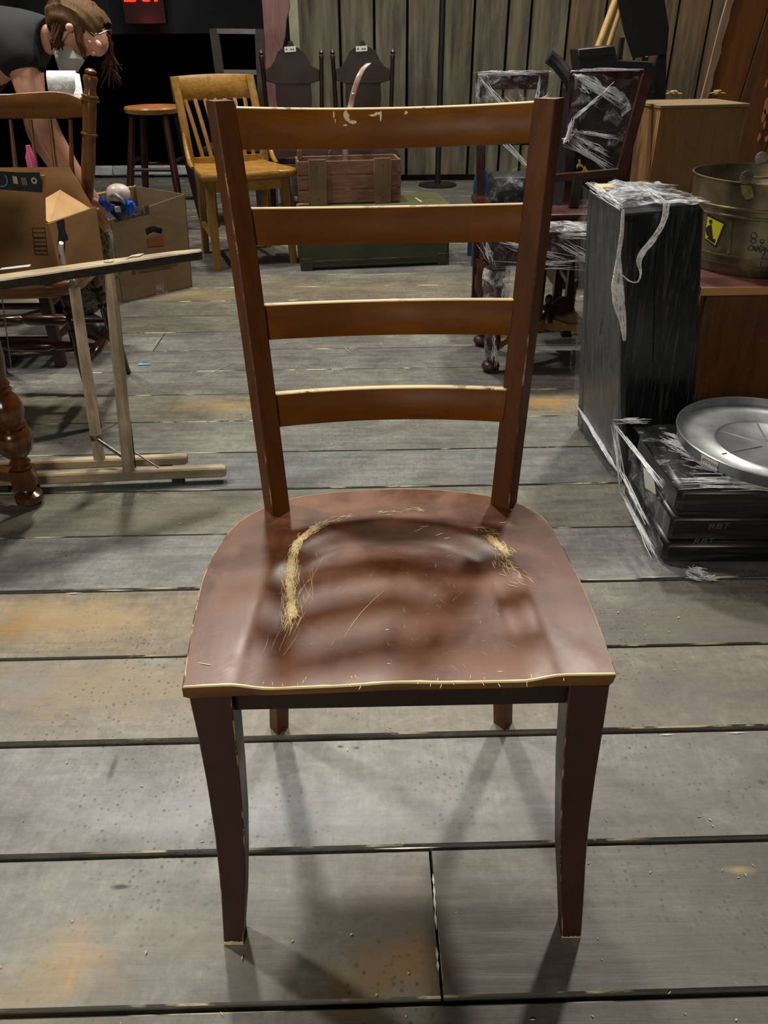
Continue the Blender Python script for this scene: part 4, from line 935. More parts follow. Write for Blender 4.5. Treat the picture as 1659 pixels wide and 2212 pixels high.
for i in range(34):   # locks falling forward beside the face
    s_ = rn.uniform(0, 1); a = g(215+22*s_, 58+20*s_, 3.06+rn.uniform(-.03, .05)); e_ = g(215+rn.uniform(0, 50), 130+rn.uniform(0, 65), 3.08+rn.uniform(-.03, .05)); mid_ = g(236+rn.uniform(-6, 10), 100+rn.uniform(0, 30), 3.07)
    mbp.tube(smooth_path([a, mid_, e_], 7), [.003, .004, .004, .0035, .003, .002, .0008], 5)
for i in range(26):
    a = g(166+rn.uniform(-6, 10), 58, 2.958); e_ = g(182+rn.uniform(-4, 6), 118+rn.uniform(-6, 10), 2.965+rn.uniform(0, .02)); mbp.tube([a, g(166+rn.uniform(0, 9), 92, 2.950), e_], [.003, .004, .001], 5)
mbp.build('hair_locks', M['hair'], r0)
mk = [[g(113, 104, 3.02), g(135, 98, 2.985), g(158, 104, 2.975), g(172, 118, 2.985)], [g(118, 124, 3.01), g(140, 124, 2.965), g(165, 126, 2.955), g(183, 131, 2.97)], [g(124, 142, 3.02), g(140, 145, 2.985), g(158, 149, 2.975), g(174, 143, 2.99)], [g(128, 153, 3.03), g(142, 155, 3.01), g(156, 156, 3.0), g(168, 156, 3.01)]]
o = film('face_mask', mk, M['maskw'], r0, 12, 12, .003)
rod(g(152, 60, 2.95), g(120, 108, 2.99), .0018, M['maskw'], 'mask_strap', o)
gl = MB(); gl.tube([g(214, 74, 2.965), g(232, 66, 2.985), g(241, 66, 3.01), g(240, 74, 3.03)], .0018, 6); gl.tube([g(196, 70, 2.950), g(204, 76, 2.945), g(214, 74, 2.965)], .0018, 6)
gl.build('glasses', M['wire'], r0)

# white roll held behind the chair rail
wr = MB(); c0 = ony(107, 190, 2.60); c1 = ony(170, 190, 2.62); wr.lathe(c0, c1, [(0, .042), (.01, .045), (.99, .045), (1, .042)], 24); wr = wr.build('film_roll', M['whiteroll'])
tag(wr, 'white roll of stretch film standing above the spindle chair crest rail', 'roll')
MW[wr.name] = Matrix.Translation(wr.location)
tl = film('loose_end', [[ony(160, 158, 2.56), ony(172, 160, 2.56)], [ony(163, 190, 2.52), ony(176, 188, 2.53)], [ony(158, 208, 2.50), ony(180, 217, 2.50)]], M['whiteroll'], wr, 8, 6, .002)

# toy held in hand
r0 = root('toy_figure', tuple(g(245, 470, 2.98)), 'small toy with white and red head and blue body held over the carton', 'toy')
mbt = MB(); mbt.lathe(g(252, 396, 2.98), g(258, 436, 2.97), [(0, .006), (.06, .022), (.2, .036), (.45, .043), (.75, .041), (.95, .030), (1, .016)], 20)
mbt.build('head', plain('toy_white', 'dcdad4', .3, c2='d8a090', scale=16), r0)
MB().tube(smooth_path([g(236, 424, 2.93), g(246, 420, 2.925), (g(258, 428, 2.92)), g(270, 440, 2.93)], 10), [.004, .006, .007, .008, .008, .008, .008, .007, .006, .004], 8).build('visor', plain('toy_grey', '8b8d90', .3), r0)
MB().lathe(g(254, 430, 2.98), g(262, 476, 2.98), [(0, .024), (.2, .040), (.6, .036), (1, .012)], 16).build('body', plain('toy_navy', '0a1a5a', .35), r0)
MB().tube(smooth_path([g(256, 440, 2.96), g(236, 450, 2.95), g(222, 436, 2.94), g(218, 424, 2.94)], 8), [.010, .013, .013, .012, .013, .014, .013, .006], 8).build('arm', plain('toy_blue', '1450c8', .3), r0)
MB().tube(smooth_path([g(268, 446, 2.96), g(283, 440, 2.95), g(286, 452, 2.95), g(278, 466, 2.95)], 8), [.009, .012, .013, .013, .013, .012, .011, .006], 8).build('arm', plain('toy_blue_arm', '1a5cd0', .3), r0)
MB().box(g(254, 452, 2.925), (.020, .008, .020), bev=.002).build('badge', M['wht'], r0)
MB().box(g(289, 446, 2.95), (.008, .01, .022), bev=.002).build('orange_trim', plain('toy_orange', 'd86a1c', .4), r0)
# pink thing
pk0 = ony(60, 314, 2.40); pk = MB().lathe(V(pk0.x, 2.40, .4515), pk0, [(0, .010), (.1, .014), (.9, .014), (.95, .008), (1, .006)], 12).build('pink_bottle', M['pink']); tag(pk, 'slim pink plastic bottle on the spindle chair seat behind the printed box', 'bottle')
MW[pk.name] = Matrix.Translation(pk.location)

# ------------------------------------------------------------------ carton on the floor
r0 = root('floor_carton', (-1.1, 3.7, 0), 'open tan cardboard carton on the floor with hand hole and orange mark', 'box')
FL, FR = onz(265, 655), onz(416, 620); dx = (FR-FL).normalized(); dy = V(-dx.y, dx.x, 0); W_ = (FR-FL).length; D_ = .40; FL.z = FR.z = 0
hL, hR = .352, .405
BL, BR = FL+dy*D_, FR+dy*D_
up = lambda p, h: V(p.x, p.y, h)
def onfp(x, y, off=0.0):
    n_ = dy; v = ray(x, y); o_ = V(0, 0, CH); p = FL-dy*off
    return o_+v*((p-o_).dot(n_)/v.dot(n_))
TL = onfp(237, 475); TR = onfp(400, 419)
# front panel with a real hand hole: build as polygons around the hole
hole = [onfp(*p) for p in [(314, 500), (315, 493), (331, 488), (351, 494), (350, 506), (333, 502), (318, 509)]]
me_pts = [FL, FR, TR, TL]; bmf = bmesh.new()
vo = [bmf.verts.new(p) for p in me_pts]; vi = [bmf.verts.new(p) for p in hole]
eo = [bmf.edges.new((vo[i], vo[(i+1) % 4])) for i in range(4)]; ei = [bmf.edges.new((vi[i], vi[(i+1) % len(vi)])) for i in range(len(vi))]
bmesh.ops.triangle_fill(bmf, use_beauty=True, edges=eo+ei)
bmesh.ops.solidify(bmf, geom=bmf.faces[:], thickness=.004); bmf.verts.index_update()
MB().add([v.co.copy() for v in bmf.verts], [[v.index for v in f.verts] for f in bmf.faces]).build('front_panel', M['card2'], r0); bmf.free()
panel4('side_panel', [BL, FL, TL, up(BL, hL)], -.004, M['card2'], r0)
panel4('side_panel', [FR, BR, up(BR, hR), TR], -.004, M['card2'], r0)
panel4('back_panel', [BR, BL, up(BL, hL+.03), up(BR, hR)], -.004, M['card2'], r0)
panel4('bottom_panel', [up(FL, .003), up(FR, .003), up(BR, .003), up(BL, .003)], .003, M['card2'], r0)
rg = MB()
for i in range(30):
    t = i/30; p = up(BL, hL+.03).lerp(up(BR, hR), t); q = up(BL, hL+.03).lerp(up(BR, hR), t+.034); h = random.uniform(.002, .016)*(1-t*.6)
    rg.add([p, q, q+V(0, .004, h), p+V(0, .002, h*.6)], [(0, 1, 2, 3)])
rg.build('torn_edge', M['cardpale'], r0, fix=False)
def decal(P, mat, name='print_patch', off=.0012): MB().prism([onfp(x, y, off) for x, y in P], -dy*.0006).build(name, mat, r0)
M['purple_print'] = plain('faded_purple_print', '33303c', .8, c2='45404c', scale=60)
decal([(246, 475), (292, 452), (321, 443), (323, 459), (290, 468), (250, 478)], M['purple_print'])
text_obj('IUM', 'lettering', .052, M['card2'], onfp(297, 456, .0022), face_rot(dx), r0, .0003, bold=.0006, sx=.8)
decal([(318, 515), (352, 509), (354, 530), (320, 533)], plain('orange_print', '8a4822', .8))
for (x0, y0, x1, y1) in [(287, 573, 390, 561), (290, 579, 384, 568), (300, 585, 372, 574)]: decal([(x0, y0), (x1, y1), (x1, y1+3), (x0, y0+3)], plain('grey_print', '615341', .85), 'print_line')
decal([(286, 577), (293, 576), (294, 590), (287, 591)], plain('grey_print_box', '51463a', .85))
film('packing_tape', [[onfp(334, 590, .002), onfp(346, 588, .002)], [onfp(338, 632, .002), onfp(358, 628, .002)]], M['film'], r0, 6, 4, .001)
film('packing_tape', [[onfp(322, 440, .003), onfp(360, 434, .003)], [onfp(326, 478, .003), onfp(350, 470, .003)]], M['film'], r0, 6, 6, .003, 2)
film('packing_tape', [[onfp(338, 634, .003), onfp(362, 628, .003)], [onfp(338, 642, .004), onfp(362, 636, .004)]], M['film_top'], r0, 4, 4, .002, 4)

ic = (FL+FR+BL+BR)/4; mbc = MB(); cw = W_-.05; cd_ = D_-.05; rows = []  # dark filler put in so the carton's hand hole looks dark
for i in range(15):
    row = []
    for j in range(15):
        u, v_ = (i/14-.5), (j/14-.5); p = ic+dx*u*cw+dy*v_*cd_; row.append(V(p.x, p.y, .008 if (i in (0, 14) or j in (0, 14)) else .31+.018*mnoise.noise(p*14)))
    rows.append(row)
mbc.grid(rows); mbc.grid([[V(p.x, p.y, .0075) for p in r_] for r_ in rows[::14]])
cl = mbc.build('dark_filler', M['tee'], fix=False); tag(cl, 'added dark cloth lying inside the open tan floor carton', 'filler')

# ------------------------------------------------------------------ stool
r0 = root('round_stool', (-1.26, 4.8, 0), 'round wooden stool with dark red legs behind the open carton', 'stool')
zc = .652
MB().lathe(V(-1.26, 4.8, zc), V(-1.26, 4.8, zc+.036), [(0, .13), (.15, .155), (.7, .160), (.95, .155), (1, .148)], 32).build('seat', M['stoolseat'], r0)
tops = [(-1.36, 4.72), (-1.18, 4.70), (-1.16, 4.88), (-1.35, 4.89)]; ft = [(-1.47, 4.62), (-1.18+.05, 4.60), (-1.10, 4.96), (-1.46, 5.0)]
SL_ = [(V(*a, zc+.002), V(*b, 0)) for a, b in zip(tops, ft)]
for a, b in SL_: MB().tube([a, a.lerp(b, .5), b], [.017, .0205, .0155], 12).build('leg', M['redbrown'], r0)
for i, t in ((0, .42), (1, .36), (2, .42), (3, .36), (0, .72), (2, .72)):
    j = (i+1) % 4; rod(SL_[i][0].lerp(SL_[i][1], t), SL_[j][0].lerp(SL_[j][1], t), .009, M['redbrown'], 'rung', r0)

# ------------------------------------------------------------------ oak slat-back chair
an = radians(22.3); ex_ = V(cos(an), sin(an), 0); ey_ = V(-sin(an), cos(an), 0); O = V(-.828, 3.953, 0)
r0 = root('oak_chair', (-.76, 4.15, 0), 'golden oak slat-back chair beyond the cartons, left of the green trunk', 'chair')
L3 = lambda x, y, z: O+ex_*x+ey_*y+V(0, 0, z)
def leg4(a, b, w0, w1, name, mat, dp=None):
    s4 = lambda p, w_: quad8([p-ex_*w_/2-ey_*w_/2, p+ex_*w_/2-ey_*w_/2, p+ex_*w_/2+ey_*w_/2, p-ex_*w_/2+ey_*w_/2], w_*.14)
    MB().loft([s4(a, w0), s4(b, w1)]).build(name, mat, r0)
leg4(L3(0, .02, 0), L3(.01, .03, .425), .034, .046, 'leg', M['oak_v']); leg4(L3(.40, .02, 0), L3(.385, .03, .425), .032, .042, 'leg', M['oak_v'])
leg4(L3(.02, .42, 0), L3(.03, .37, .425), .034, .040, 'leg', M['oak_v']); leg4(L3(.37, .42, 0), L3(.36, .37, .425), .034, .040, 'leg', M['oak_v'])
for a, b in ((L3(.01, .03, .395), L3(.385, .03, .395)), (L3(.01, .03, .395), L3(.03, .37, .395)), (L3(.385, .03, .395), L3(.36, .37, .395))):
    barf(a, b, V(0, 0, 1), .055, .018).build('apron', M['oak'], r0)
barf(L3(.0, .03, .16), L3(.02, .40, .16), V(0, 0, 1), .026, .018).build('stretcher', M['oak'], r0); barf(L3(.40, .03, .16), L3(.37, .40, .16), V(0, 0, 1), .026, .018).build('stretcher', M['oak'], r0)
so_ = smooth_path([L3(-.035, -.01, 0), L3(.20, -.035, 0), L3(.43, -.01, 0), L3(.42, .12, 0), L3(.385, .30, 0), L3(.36, .41, 0), L3(.20, .43, 0), L3(.03, .41, 0), L3(-.01, .30, 0), L3(-.03, .12, 0), L3(-.035, -.01, 0)], 60)[:-1]
cc = L3(.2, .2, 0); secs = [[V(cc.x+(p.x-cc.x)*s_, cc.y+(p.y-cc.y)*s_, z) for p in so_] for s_, z in ((.95, .422), (1, .430), (1, .452), (.98, .458), (.85, .452), (.5, .446), (.1, .448))]
MB().loft(secs, 0, True).build('seat', M['oak'], r0, sharp=60)
# back: stiles, top rail, slats
sl0, sl1 = L3(-.005, .395, .45), L3(.385, .395, .45); BT = ony(368, 166, 4.42); BTR = ony(545, 161, 4.60)
tL, tR = V(BT.x+.018, BT.y, BT.z), V(BTR.x-.015, BTR.y, BTR.z)
for a, b in ((sl0, tL), (sl1, tR)):
    m_ = a.lerp(b, .5)-ey_*.02
    P_ = smooth_path([a, a.lerp(m_, .6), m_, b], 9)
    MB().loft([quad8([p-ex_*.02-ey_*.012, p+ex_*.02-ey_*.012, p+ex_*.02+ey_*.012, p-ex_*.02+ey_*.012], .004) for p in P_]).build('back_post', M['oak_v'], r0, sharp=50)
zb = .755
secs = []
for i in range(13):
    t = i/12; p = tL.lerp(tR, t)+ey_*.035*4*t*(1-t); lo = V(p.x, p.y, tL.z-.108)-ey_*.02; zt_ = p.z+.007*4*t*(1-t)
    secs.append(quad8([lo-ey_*.010, V(p.x, p.y, zt_)-ey_*.010, V(p.x, p.y, zt_)+ey_*.010, lo+ey_*.010], .003))
MB().loft([[q+ex_*(i/12-.5)*.04 for q in s_] for i, s_ in enumerate(secs)], 0, False).build('top_rail', M['oak'], r0, sharp=50)
for i in range(7):
    t = (i+.75)/7.5; a = L3(.035+.33*t, .41, .45); b = tL.lerp(tR, t)+ey_*.03*4*t*(1-t)-V(0, 0, .10)-ey_*.018
    m_ = a.lerp(b, .5)-ey_*.012
    MB().loft([quad8([p-ex_*.0105-ey_*.005, p+ex_*.0105-ey_*.005, p+ex_*.0105+ey_*.005, p-ex_*.0105+ey_*.005], .002) for p in smooth_path([a, m_, b], 6)]).build('slat', M['oak_v'], r0)
barf(L3(.0, .40, .468), L3(.385, .40, .468), V(0, 0, 1), .030, .018).build('back_rail', M['oak'], r0)
for sx_, s_ in ((-.022, -1), (.405, 1)):
    P_ = [L3(sx_, .40, .60), L3(sx_+s_*.002, .37, .54), L3(sx_+s_*.004, .31, .475), L3(sx_+s_*.004, .24, .455)]
    MB().tube(smooth_path(P_, 9), [.006, .009, .011, .012, .012, .012, .012, .011, .008], 8).build('side_bracket', M['oak'], r0)

# ------------------------------------------------------------------ dark frame chair far back
r0 = root('ladder_chair', (-.86, 5.35, 0), 'dark ladder-back chair with grey worn rails behind the oak chair', 'chair')
a0, a1 = V(-.955, 5.32, .45), ony(462, 62, 5.36); b0_, b1_ = V(-.735, 5.32, .45), ony(560, 63, 5.36)
for a, b in ((a0, a1), (b0_, b1_)): barf(a, b, V(1, 0, 0), .052, .03).build('back_post', M['darkgrey_wood'], r0)
barf(a1+V(.02, -.01, -.012), b1_+V(-.02, -.01, -.012), V(0, 0, 1), .026, .018).build('rail', M['greyrail'], r0)
barf(a0.lerp(a1, .63)+V(.02, 0, 0), b0_.lerp(b1_, .63)+V(-.02, 0, 0), V(0, 0, 1), .026, .018).build('rail', M['greyrail'], r0)
MB().box((-.89, 5.16, .44), (.34, .36, .03), bev=.006).build('seat', M['darkgrey_wood'], r0)
for x, y in ((-1.03, 5.01), (-.75, 5.01), (-1.0, 5.31), (-.75, 5.31)): MB().box((x, y, .212), (.032, .032, .424)).build('leg', M['darkgrey_wood'], r0)

# ------------------------------------------------------------------ carved high-back chairs
def tudor(cx, lab, wtag):
    r0 = root('high_back_chair', (cx, 4.95, 0), lab, 'chair', group=None)
    Y_ = 5.1
    for s_ in (-1, 1):
        MB().lathe(V(cx+s_*.155, Y_-.02, .44), V(cx+s_*.172, Y_, .945), [(0, .013), (.9, .012), (.93, .015), (.95, .010), (.97, .014), (1, .004)], 10).build('back_post', M['tudor'], r0)
    P = [(-.155, .79), (-.155, .845), (-.12, .862), (-.095, .895), (-.075, .935), (-.045, .955), (-.02, .962), (-.010, .985), (0, .993), (.010, .985), (.02, .962), (.045, .955), (.075, .935), (.095, .895), (.12, .862), (.155, .845), (.155, .79), (.10, .775), (-.10, .775)]
    MB().prism([V(cx+x, Y_-.012, z) for x, z in P], V(0, .024, 0)).build('crest', M['tudor'], r0, bevel=.002)
    MB().prism([V(cx+x, Y_-.008, z) for x, z in [(-.10, .785), (.10, .785), (.105, .70), (.09, .60), (.09, .47), (-.09, .47), (-.09, .60), (-.105, .70)]], V(0, .016, 0)).build('splat', M['tudor'], r0, bevel=.002)
    c = V(cx+wtag, Y_-.0135, .945); lbl = MB().prism([c+V(-.033, 0, -.013), c+V(.031, 0, -.009), c+V(.031, 0, .018), c+V(-.034, 0, .014)], V(0, -.0008, 0)).build('label', M['tape'], r0)
    for k in range(4): MB().box(c+V(-.022+.013*k, -.0013, .002), (.008, .0005, .006)).build('mark', M['ink'], lbl) if k != 1 else None
    secs = []; zz = .44
    sp_ = smooth_path([V(cx+x, y, 0) for x, y in [(-.185, 4.70), (0, 4.655), (.185, 4.70), (.198, 4.78), (.17, 5.08), (0, 5.12), (-.17, 5.08), (-.198, 4.78), (-.185, 4.70)]], 40)[:-1]
    MB().loft([[V(cx+(p.x-cx)*s_, 4.9+(p.y-4.9)*s_, z) for p in sp_] for s_, z in ((.96, .405), (1, .412), (1, .436), (.97, .442))], 0, True).build('seat', M['tudor'], r0, sharp=50)
    for x, y in ((-.17, 4.74), (.17, 4.74), (-.15, 5.05), (.15, 5.05)): turned(MB(), V(cx+x, y, .408), V(cx+x*1.1, y, 0), .022).build('leg', M['tudor'], r0)
tudor(-.51, 'dark arched high-back chair with white label, beside the pinkish timber', -.002)
tudor(-.103, 'dark arched high-back chair with white label, behind the bent strap', -.004)

# pinkish live-edge timber, pale post, pail
r0 = root('timber_slab', (-.75, 5.62, 0), 'pinkish live-edge timber slab standing behind the oak chair', 'timber')
Lft = [(-.80-.035, 5.62, 0), (-.79, 5.6, .3), (-.735, 5.56, .644), (-.715, 5.53, .9), (-.705, 5.50, 1.2), (-.70, 5.45, 1.8)]
Rgt = [(-.72, 5.62, 0), (-.70, 5.6, .3), (-.655, 5.56, .644), (-.635, 5.53, .80), (-.615, 5.53, .92), (-.585, 5.51, 1.0), (-.572, 5.50, 1.08), (-.545, 5.50, 1.15), (-.55, 5.5, 1.25), (-.53, 5.45, 1.8)]
Ls = smooth_path(Lft, 24); Rs = smooth_path(Rgt, 24)
mbl = MB(); mbl.loft([[a, b, b+V(0, .045, 0), a+V(0, .045, 0)] for a, b in zip(Ls, Rs)]); mbl.build('slab', M['live'], r0, sharp=50)
ps = MB().box((-.598, 6.3, .9), (.066, .05, 1.8), bev=.005).build('pale_post', M['pale_post']); tag(ps, 'pale grey upright post between the timber slab and the wall', 'post')
r0 = root('metal_pail', (-.60, 5.25, 0), 'small grey metal pail behind the oak chair seat', 'pail')
MB().lathe(V(-.585, 5.38, 0), V(-.585, 5.38, .46), [(0, .07), (.02, .075), (.9, .10), (1, .105)], 24).build('body', M['galv'], r0)
bx_ = MB(); bx_.box((-.55, 5.62, .2), (.05, .04, .4), bev=.004); bx_ = bx_.build('white_stake', M['tape']); tag(bx_, 'short white stake under the high-back chairs', 'stake')

# ------------------------------------------------------------------ green trunk, crate
r0 = root('green_trunk', (-.03, 4.2, 0), 'long dark green metal-edged trunk on the floor behind the chair', 'trunk')
a, b = V(-.412, 3.955, 0), V(.345, 4.06, 0); du = (b-a).normalized(); dv = V(-du.y, du.x, 0); W_ = (b-a).length; D_ = .36
def tb(u0, u1, v0, v1, z0, z1, name, mat, bev=.004):
    c = [a+du*u0+dv*v0, a+du*u1+dv*v0, a+du*u1+dv*v1, a+du*u0+dv*v1]
    return MB().hexa([V(p.x, p.y, z0) for p in c]+[V(p.x, p.y, z1) for p in c]).build(name, mat, r0, bevel=bev)
tb(0, W_, 0, D_, .004, .245, 'body', M['trunk'], .012)
tb(-.004, W_+.004, -.004, D_, .25, .285, 'lid_rim', M['trunkedge'], .003)
tb(-.001, W_+.001, 0, D_, .287, .296, 'lid', M['trunktop'], .004)
tb(.0, W_, -.003, .0, .035, .048, 'edge_strip', M['trunkedge'], .001)
for u in (0, W_-.06): tb(u, u+.06, -.004, -.0005, .0, .06, 'corner_plate', M['trunkedge'], .001)
tb(W_*.47, W_*.53, -.010, -.001, .19, .27, 'latch', M['trunkedge'], .002)
c = a+du*.64+dv*.15; MB().prism([V(c.x-.006, c.y-.06, .2962), V(c.x+.003, c.y-.06, .2962), V(c.x-.022, c.y+.05, .2962), V(c.x-.030, c.y+.05, .2962)], V(0, 0, .0006)).build('paint_streak', M['wht'], r0)
for (x, y) in ((640, 535), (1205, 1145), (1520, 1200)): pass
r0 = root('wooden_crate', (-.14, 4.2, .296), 'reddish brown slatted wooden crate standing on the green trunk', 'crate')
ca = a+du*.015+dv*.09; zc = .2968; CW = .51; CD = .20; Hc = .20
def cb(u0, u1, v0, v1, z0, z1, name, mat):
    c = [ca+du*u0+dv*v0, ca+du*u1+dv*v0, ca+du*u1+dv*v1, ca+du*u0+dv*v1]
    return MB().hexa([V(p.x, p.y, zc+z0) for p in c]+[V(p.x, p.y, zc+z1) for p in c]).build(name, mat, r0, bevel=.0015)
for i in range(3):
    cb(.0, CW, .0, .012, Hc*i/3+.001+.004, Hc*(i+1)/3-.001, 'board', M['crate']); cb(.0, CW, CD-.012, CD, Hc*i/3+.005, Hc*(i+1)/3-.001, 'board', M['crate'])
for u in (.0, CW-.012): cb(u, u+.012, .0125, CD-.0125, .004, Hc, 'end_board', M['crate'])
cb(.013, CW-.013, .0125, CD-.0125, .001, .012, 'bottom_board', M['crate'])
for u in (.055, .375): cb(u, u+.085, -.014, -.0005, .0, Hc+.008, 'batten', M['batten'])
cb(.008, .03, .06, .10, Hc+.0005, Hc+.045, 'end_lug', M['crate'])
cb(-.012, .05, -.004, -.0005, .002, .010, 'edge_strip', M['polewood']) 
for u in (.097, .417):
    for z in (.03, .175): MB().lathe(ca+du*u+dv*(-.0155)+V(0, 0, zc+z), ca+du*u+dv*(-.0135)+V(0, 0, zc+z), [(0, .003), (1, .003)], 8).build('nail', M['ink'], r0)
# bent strap standing in the crate
P_ = smooth_path([ca+du*.255+dv*.10+V(0, 0, zc+.013), ony(745, 300, 4.2), ony(757, 230, 4.25), ony(768, 185, 4.28), ony(783, 150, 4.3), ony(797, 136, 4.32)], 16)
r0 = root('bent_strap', tuple(P_[0]), 'bent wooden strap with shiny rivets rising from the crate', 'strap')
secs = [quad8([p+V(-.014, -.004, 0), p+V(.014, -.004, 0), p+V(.014, .004, 0), p+V(-.014, .004, 0)], .002) for p in P_]
MB().loft(secs, 0, False).build('strap', plain('polished_bent_wood', '6e4a36', .22, c2='a08c84', scale=14, coat=.5), r0, sharp=50)
for p in (P_[15]+V(-.002, -.007, -.012), P_[11]+V(.0, -.007, 0)): MB().lathe(p, p+V(0, .004, 0), [(0, .003), (.5, .007), (1, .008)], 10).build('rivet', M['galv'], r0)

# black pipe stand against wall
r0 = root('pipe_stand', (.44, 6.5, 0), 'thin black pipe stand with round base before the back wall', 'stand')
MB().lathe(V(.44, 6.5, 0), V(.44, 6.5, .02), [(0, .15), (.5, .15), (1, .06)], 28).build('base', M['satin_black'], r0); rod(V(.44, 6.5, .018), V(.44, 6.52, 2.4), .022, M['satin_black'], 'pole', r0, 14)

# ------------------------------------------------------------------ wrapped low table with turned legs
r0 = root('wrapped_table', (.59, 2.72, 0), 'low carved table with turned legs wrapped in clear film', 'table')
tx0, tx1, ty0, ty1 = .335, .85, 2.56, 2.88
WLEG = [(0, .35), (.01, .6), (.03, 1.0), (.06, 1.1), (.085, .95), (.10, .5), (.13, .55), (.20, .75), (.30, 1.0), (.36, .9), (.40, .5), (.42, .6), (.45, .55), (.50, .8), (.58, 1.25), (.70, 1.35), (.80, 1.1), (.87, .6), (.90, .95), (1, .95)]
LC = [(tx0+.045, ty0+.02), (tx1-.045, ty0+.02), (tx0+.045, ty1-.03), (tx1-.045, ty1-.03)]
for x, y in LC: MB().lathe(V(x, y, 0), V(x, y, .37), [(t, r*.030) for t, r in WLEG], 16).build('leg', M['wrapwood'], r0)
for x, y in LC: MB().box((x, y, .42), (.055, .055, .10), bev=.003).build('leg_block', M['wrapwood'], r0)
MB().box(((tx0+tx1)/2, ty0+.015, .415), (tx1-tx0-.10, .022, .085), bev=.002).build('apron', M['wrapwood'], r0); MB().box(((tx0+tx1)/2, ty1-.02, .415), (tx1-tx0-.10, .022, .085)).build('apron', M['wrapwood'], r0)
MB().box((tx0+.035, (ty0+ty1)/2, .415), (.022, ty1-ty0-.1, .085)).build('apron', M['wrapwood'], r0)
MB().box(((tx0+tx1)/2, (ty0+ty1)/2, .472), (tx1-tx0, ty1-ty0+.03, .020), bev=.004).build('tabletop', M['wrapwood'], r0)
cz = .125; ctr = V(.593, 2.72, cz)
for (x, y) in LC:
    e_ = V(x, y, cz-.04); mid_ = ctr.lerp(e_, .5); P_ = smooth_path([ctr, ctr.lerp(e_, .25)+V(0, 0, .012), ctr.lerp(e_, .5)+V(0, 0, .022), ctr.lerp(e_, .78)+V(0, 0, .002), e_], 14)
    sv = V(0, 1, 0); secs = []
    for i, p in enumerate(P_):
        h = .016+.005*sin(i*1.1); secs.append([p+V(0, -.012, -h), p+V(0, -.012, h), p+V(0, .012, h), p+V(0, .012, -h)])
    MB().loft(secs).build('stretcher', M['tan_carve'], r0, sharp=50)
MB().lathe(ctr+V(0, 0, .01), ctr+V(0, 0, .105), [(0, .030), (.15, .026), (.35, .010), (.45, .020), (.55, .022), (.62, .009), (.70, .012), (.8, .015), (.93, .013), (1, .005)], 16).build('finial', M['tudor'], r0)
arc = [V(.665+.05*cos(pi*i/14)*-1, 2.80, .12+.075*sin(pi*i/14)) for i in range(15)]
MB().prism(arc, V(0, .02, 0)).build('arch_panel', M['tudor'], r0)
film('film_wrap', [[V(tx0-.012, ty0-.02, .475), V(.5, ty0-.03, .47), V(.72, ty0-.02, .485), V(tx1, ty0-.02, .48)], [V(tx0-.016, ty0-.022, .43), V(.5, ty0-.03, .43), V(.72, ty0-.02, .43), V(tx1, ty0-.02, .43)], [V(tx0+.02, ty0-.02, .37), V(.5, ty0-.01, .375), V(.72, ty0-.012, .40), V(tx1, ty0-.02, .40)]], M['film'], r0, 20, 40, .012)
film('film_wrap', [[V(tx0-.012, ty0-.02, .476), V(.6, ty0-.02, .486), V(tx1, ty0-.02, .49)], [V(tx0-.012, ty0+.10, .488), V(.6, ty0+.1, .492), V(tx1, ty0+.1, .492)]], M['film_top'], r0, 10, 30, .008, 3)
lx, ly = LC[0]
def sleeve(z0, z1, r_, mat, n=16, sd=0, cx=lx, cy=ly):
    film('film_wrap', [[V(cx+r_*cos(2*pi*j/12)*(1+.12*sin(j*2.3+z*40)), cy+r_*sin(2*pi*j/12)*(1+.1*sin(j*1.7+z*30)), z) for j in range(13)] for z in np.linspace(z0, z1, 6)], mat, r0, n, 30, .007, sd)
sleeve(.20, .36, .044, M['film_top'], sd=5); sleeve(.01, .17, .030, M['film'], sd=8)
strands('film_glint_strands', [(V(tx0, ty0-.02, .47), V(tx0+.3, ty0-.03, .39)), (V(tx0+.02, ty0-.03, .38), V(tx0+.35, ty0-.03, .385)), (V(.55, ty0-.03, .48), V(.80, ty0-.03, .47)), (V(.72, ty0-.03, .38), V(.55, ty0-.03, .46)), (V(tx0-.01, ty0-.02, .46), V(tx0+.02, ty0-.02, .38))], r0, 12, .009, .0012, 3)
strands('film_glint_strands', [(V(lx+.02, ly-.04, .33), V(lx+.03, ly-.03, .22)), (V(lx-.03, ly-.03, .24), V(lx+.03, ly-.03, .20)), (V(lx, ly-.03, .15), V(lx+.01, ly-.03, .02))], r0, 14, .010, .0014, 4)

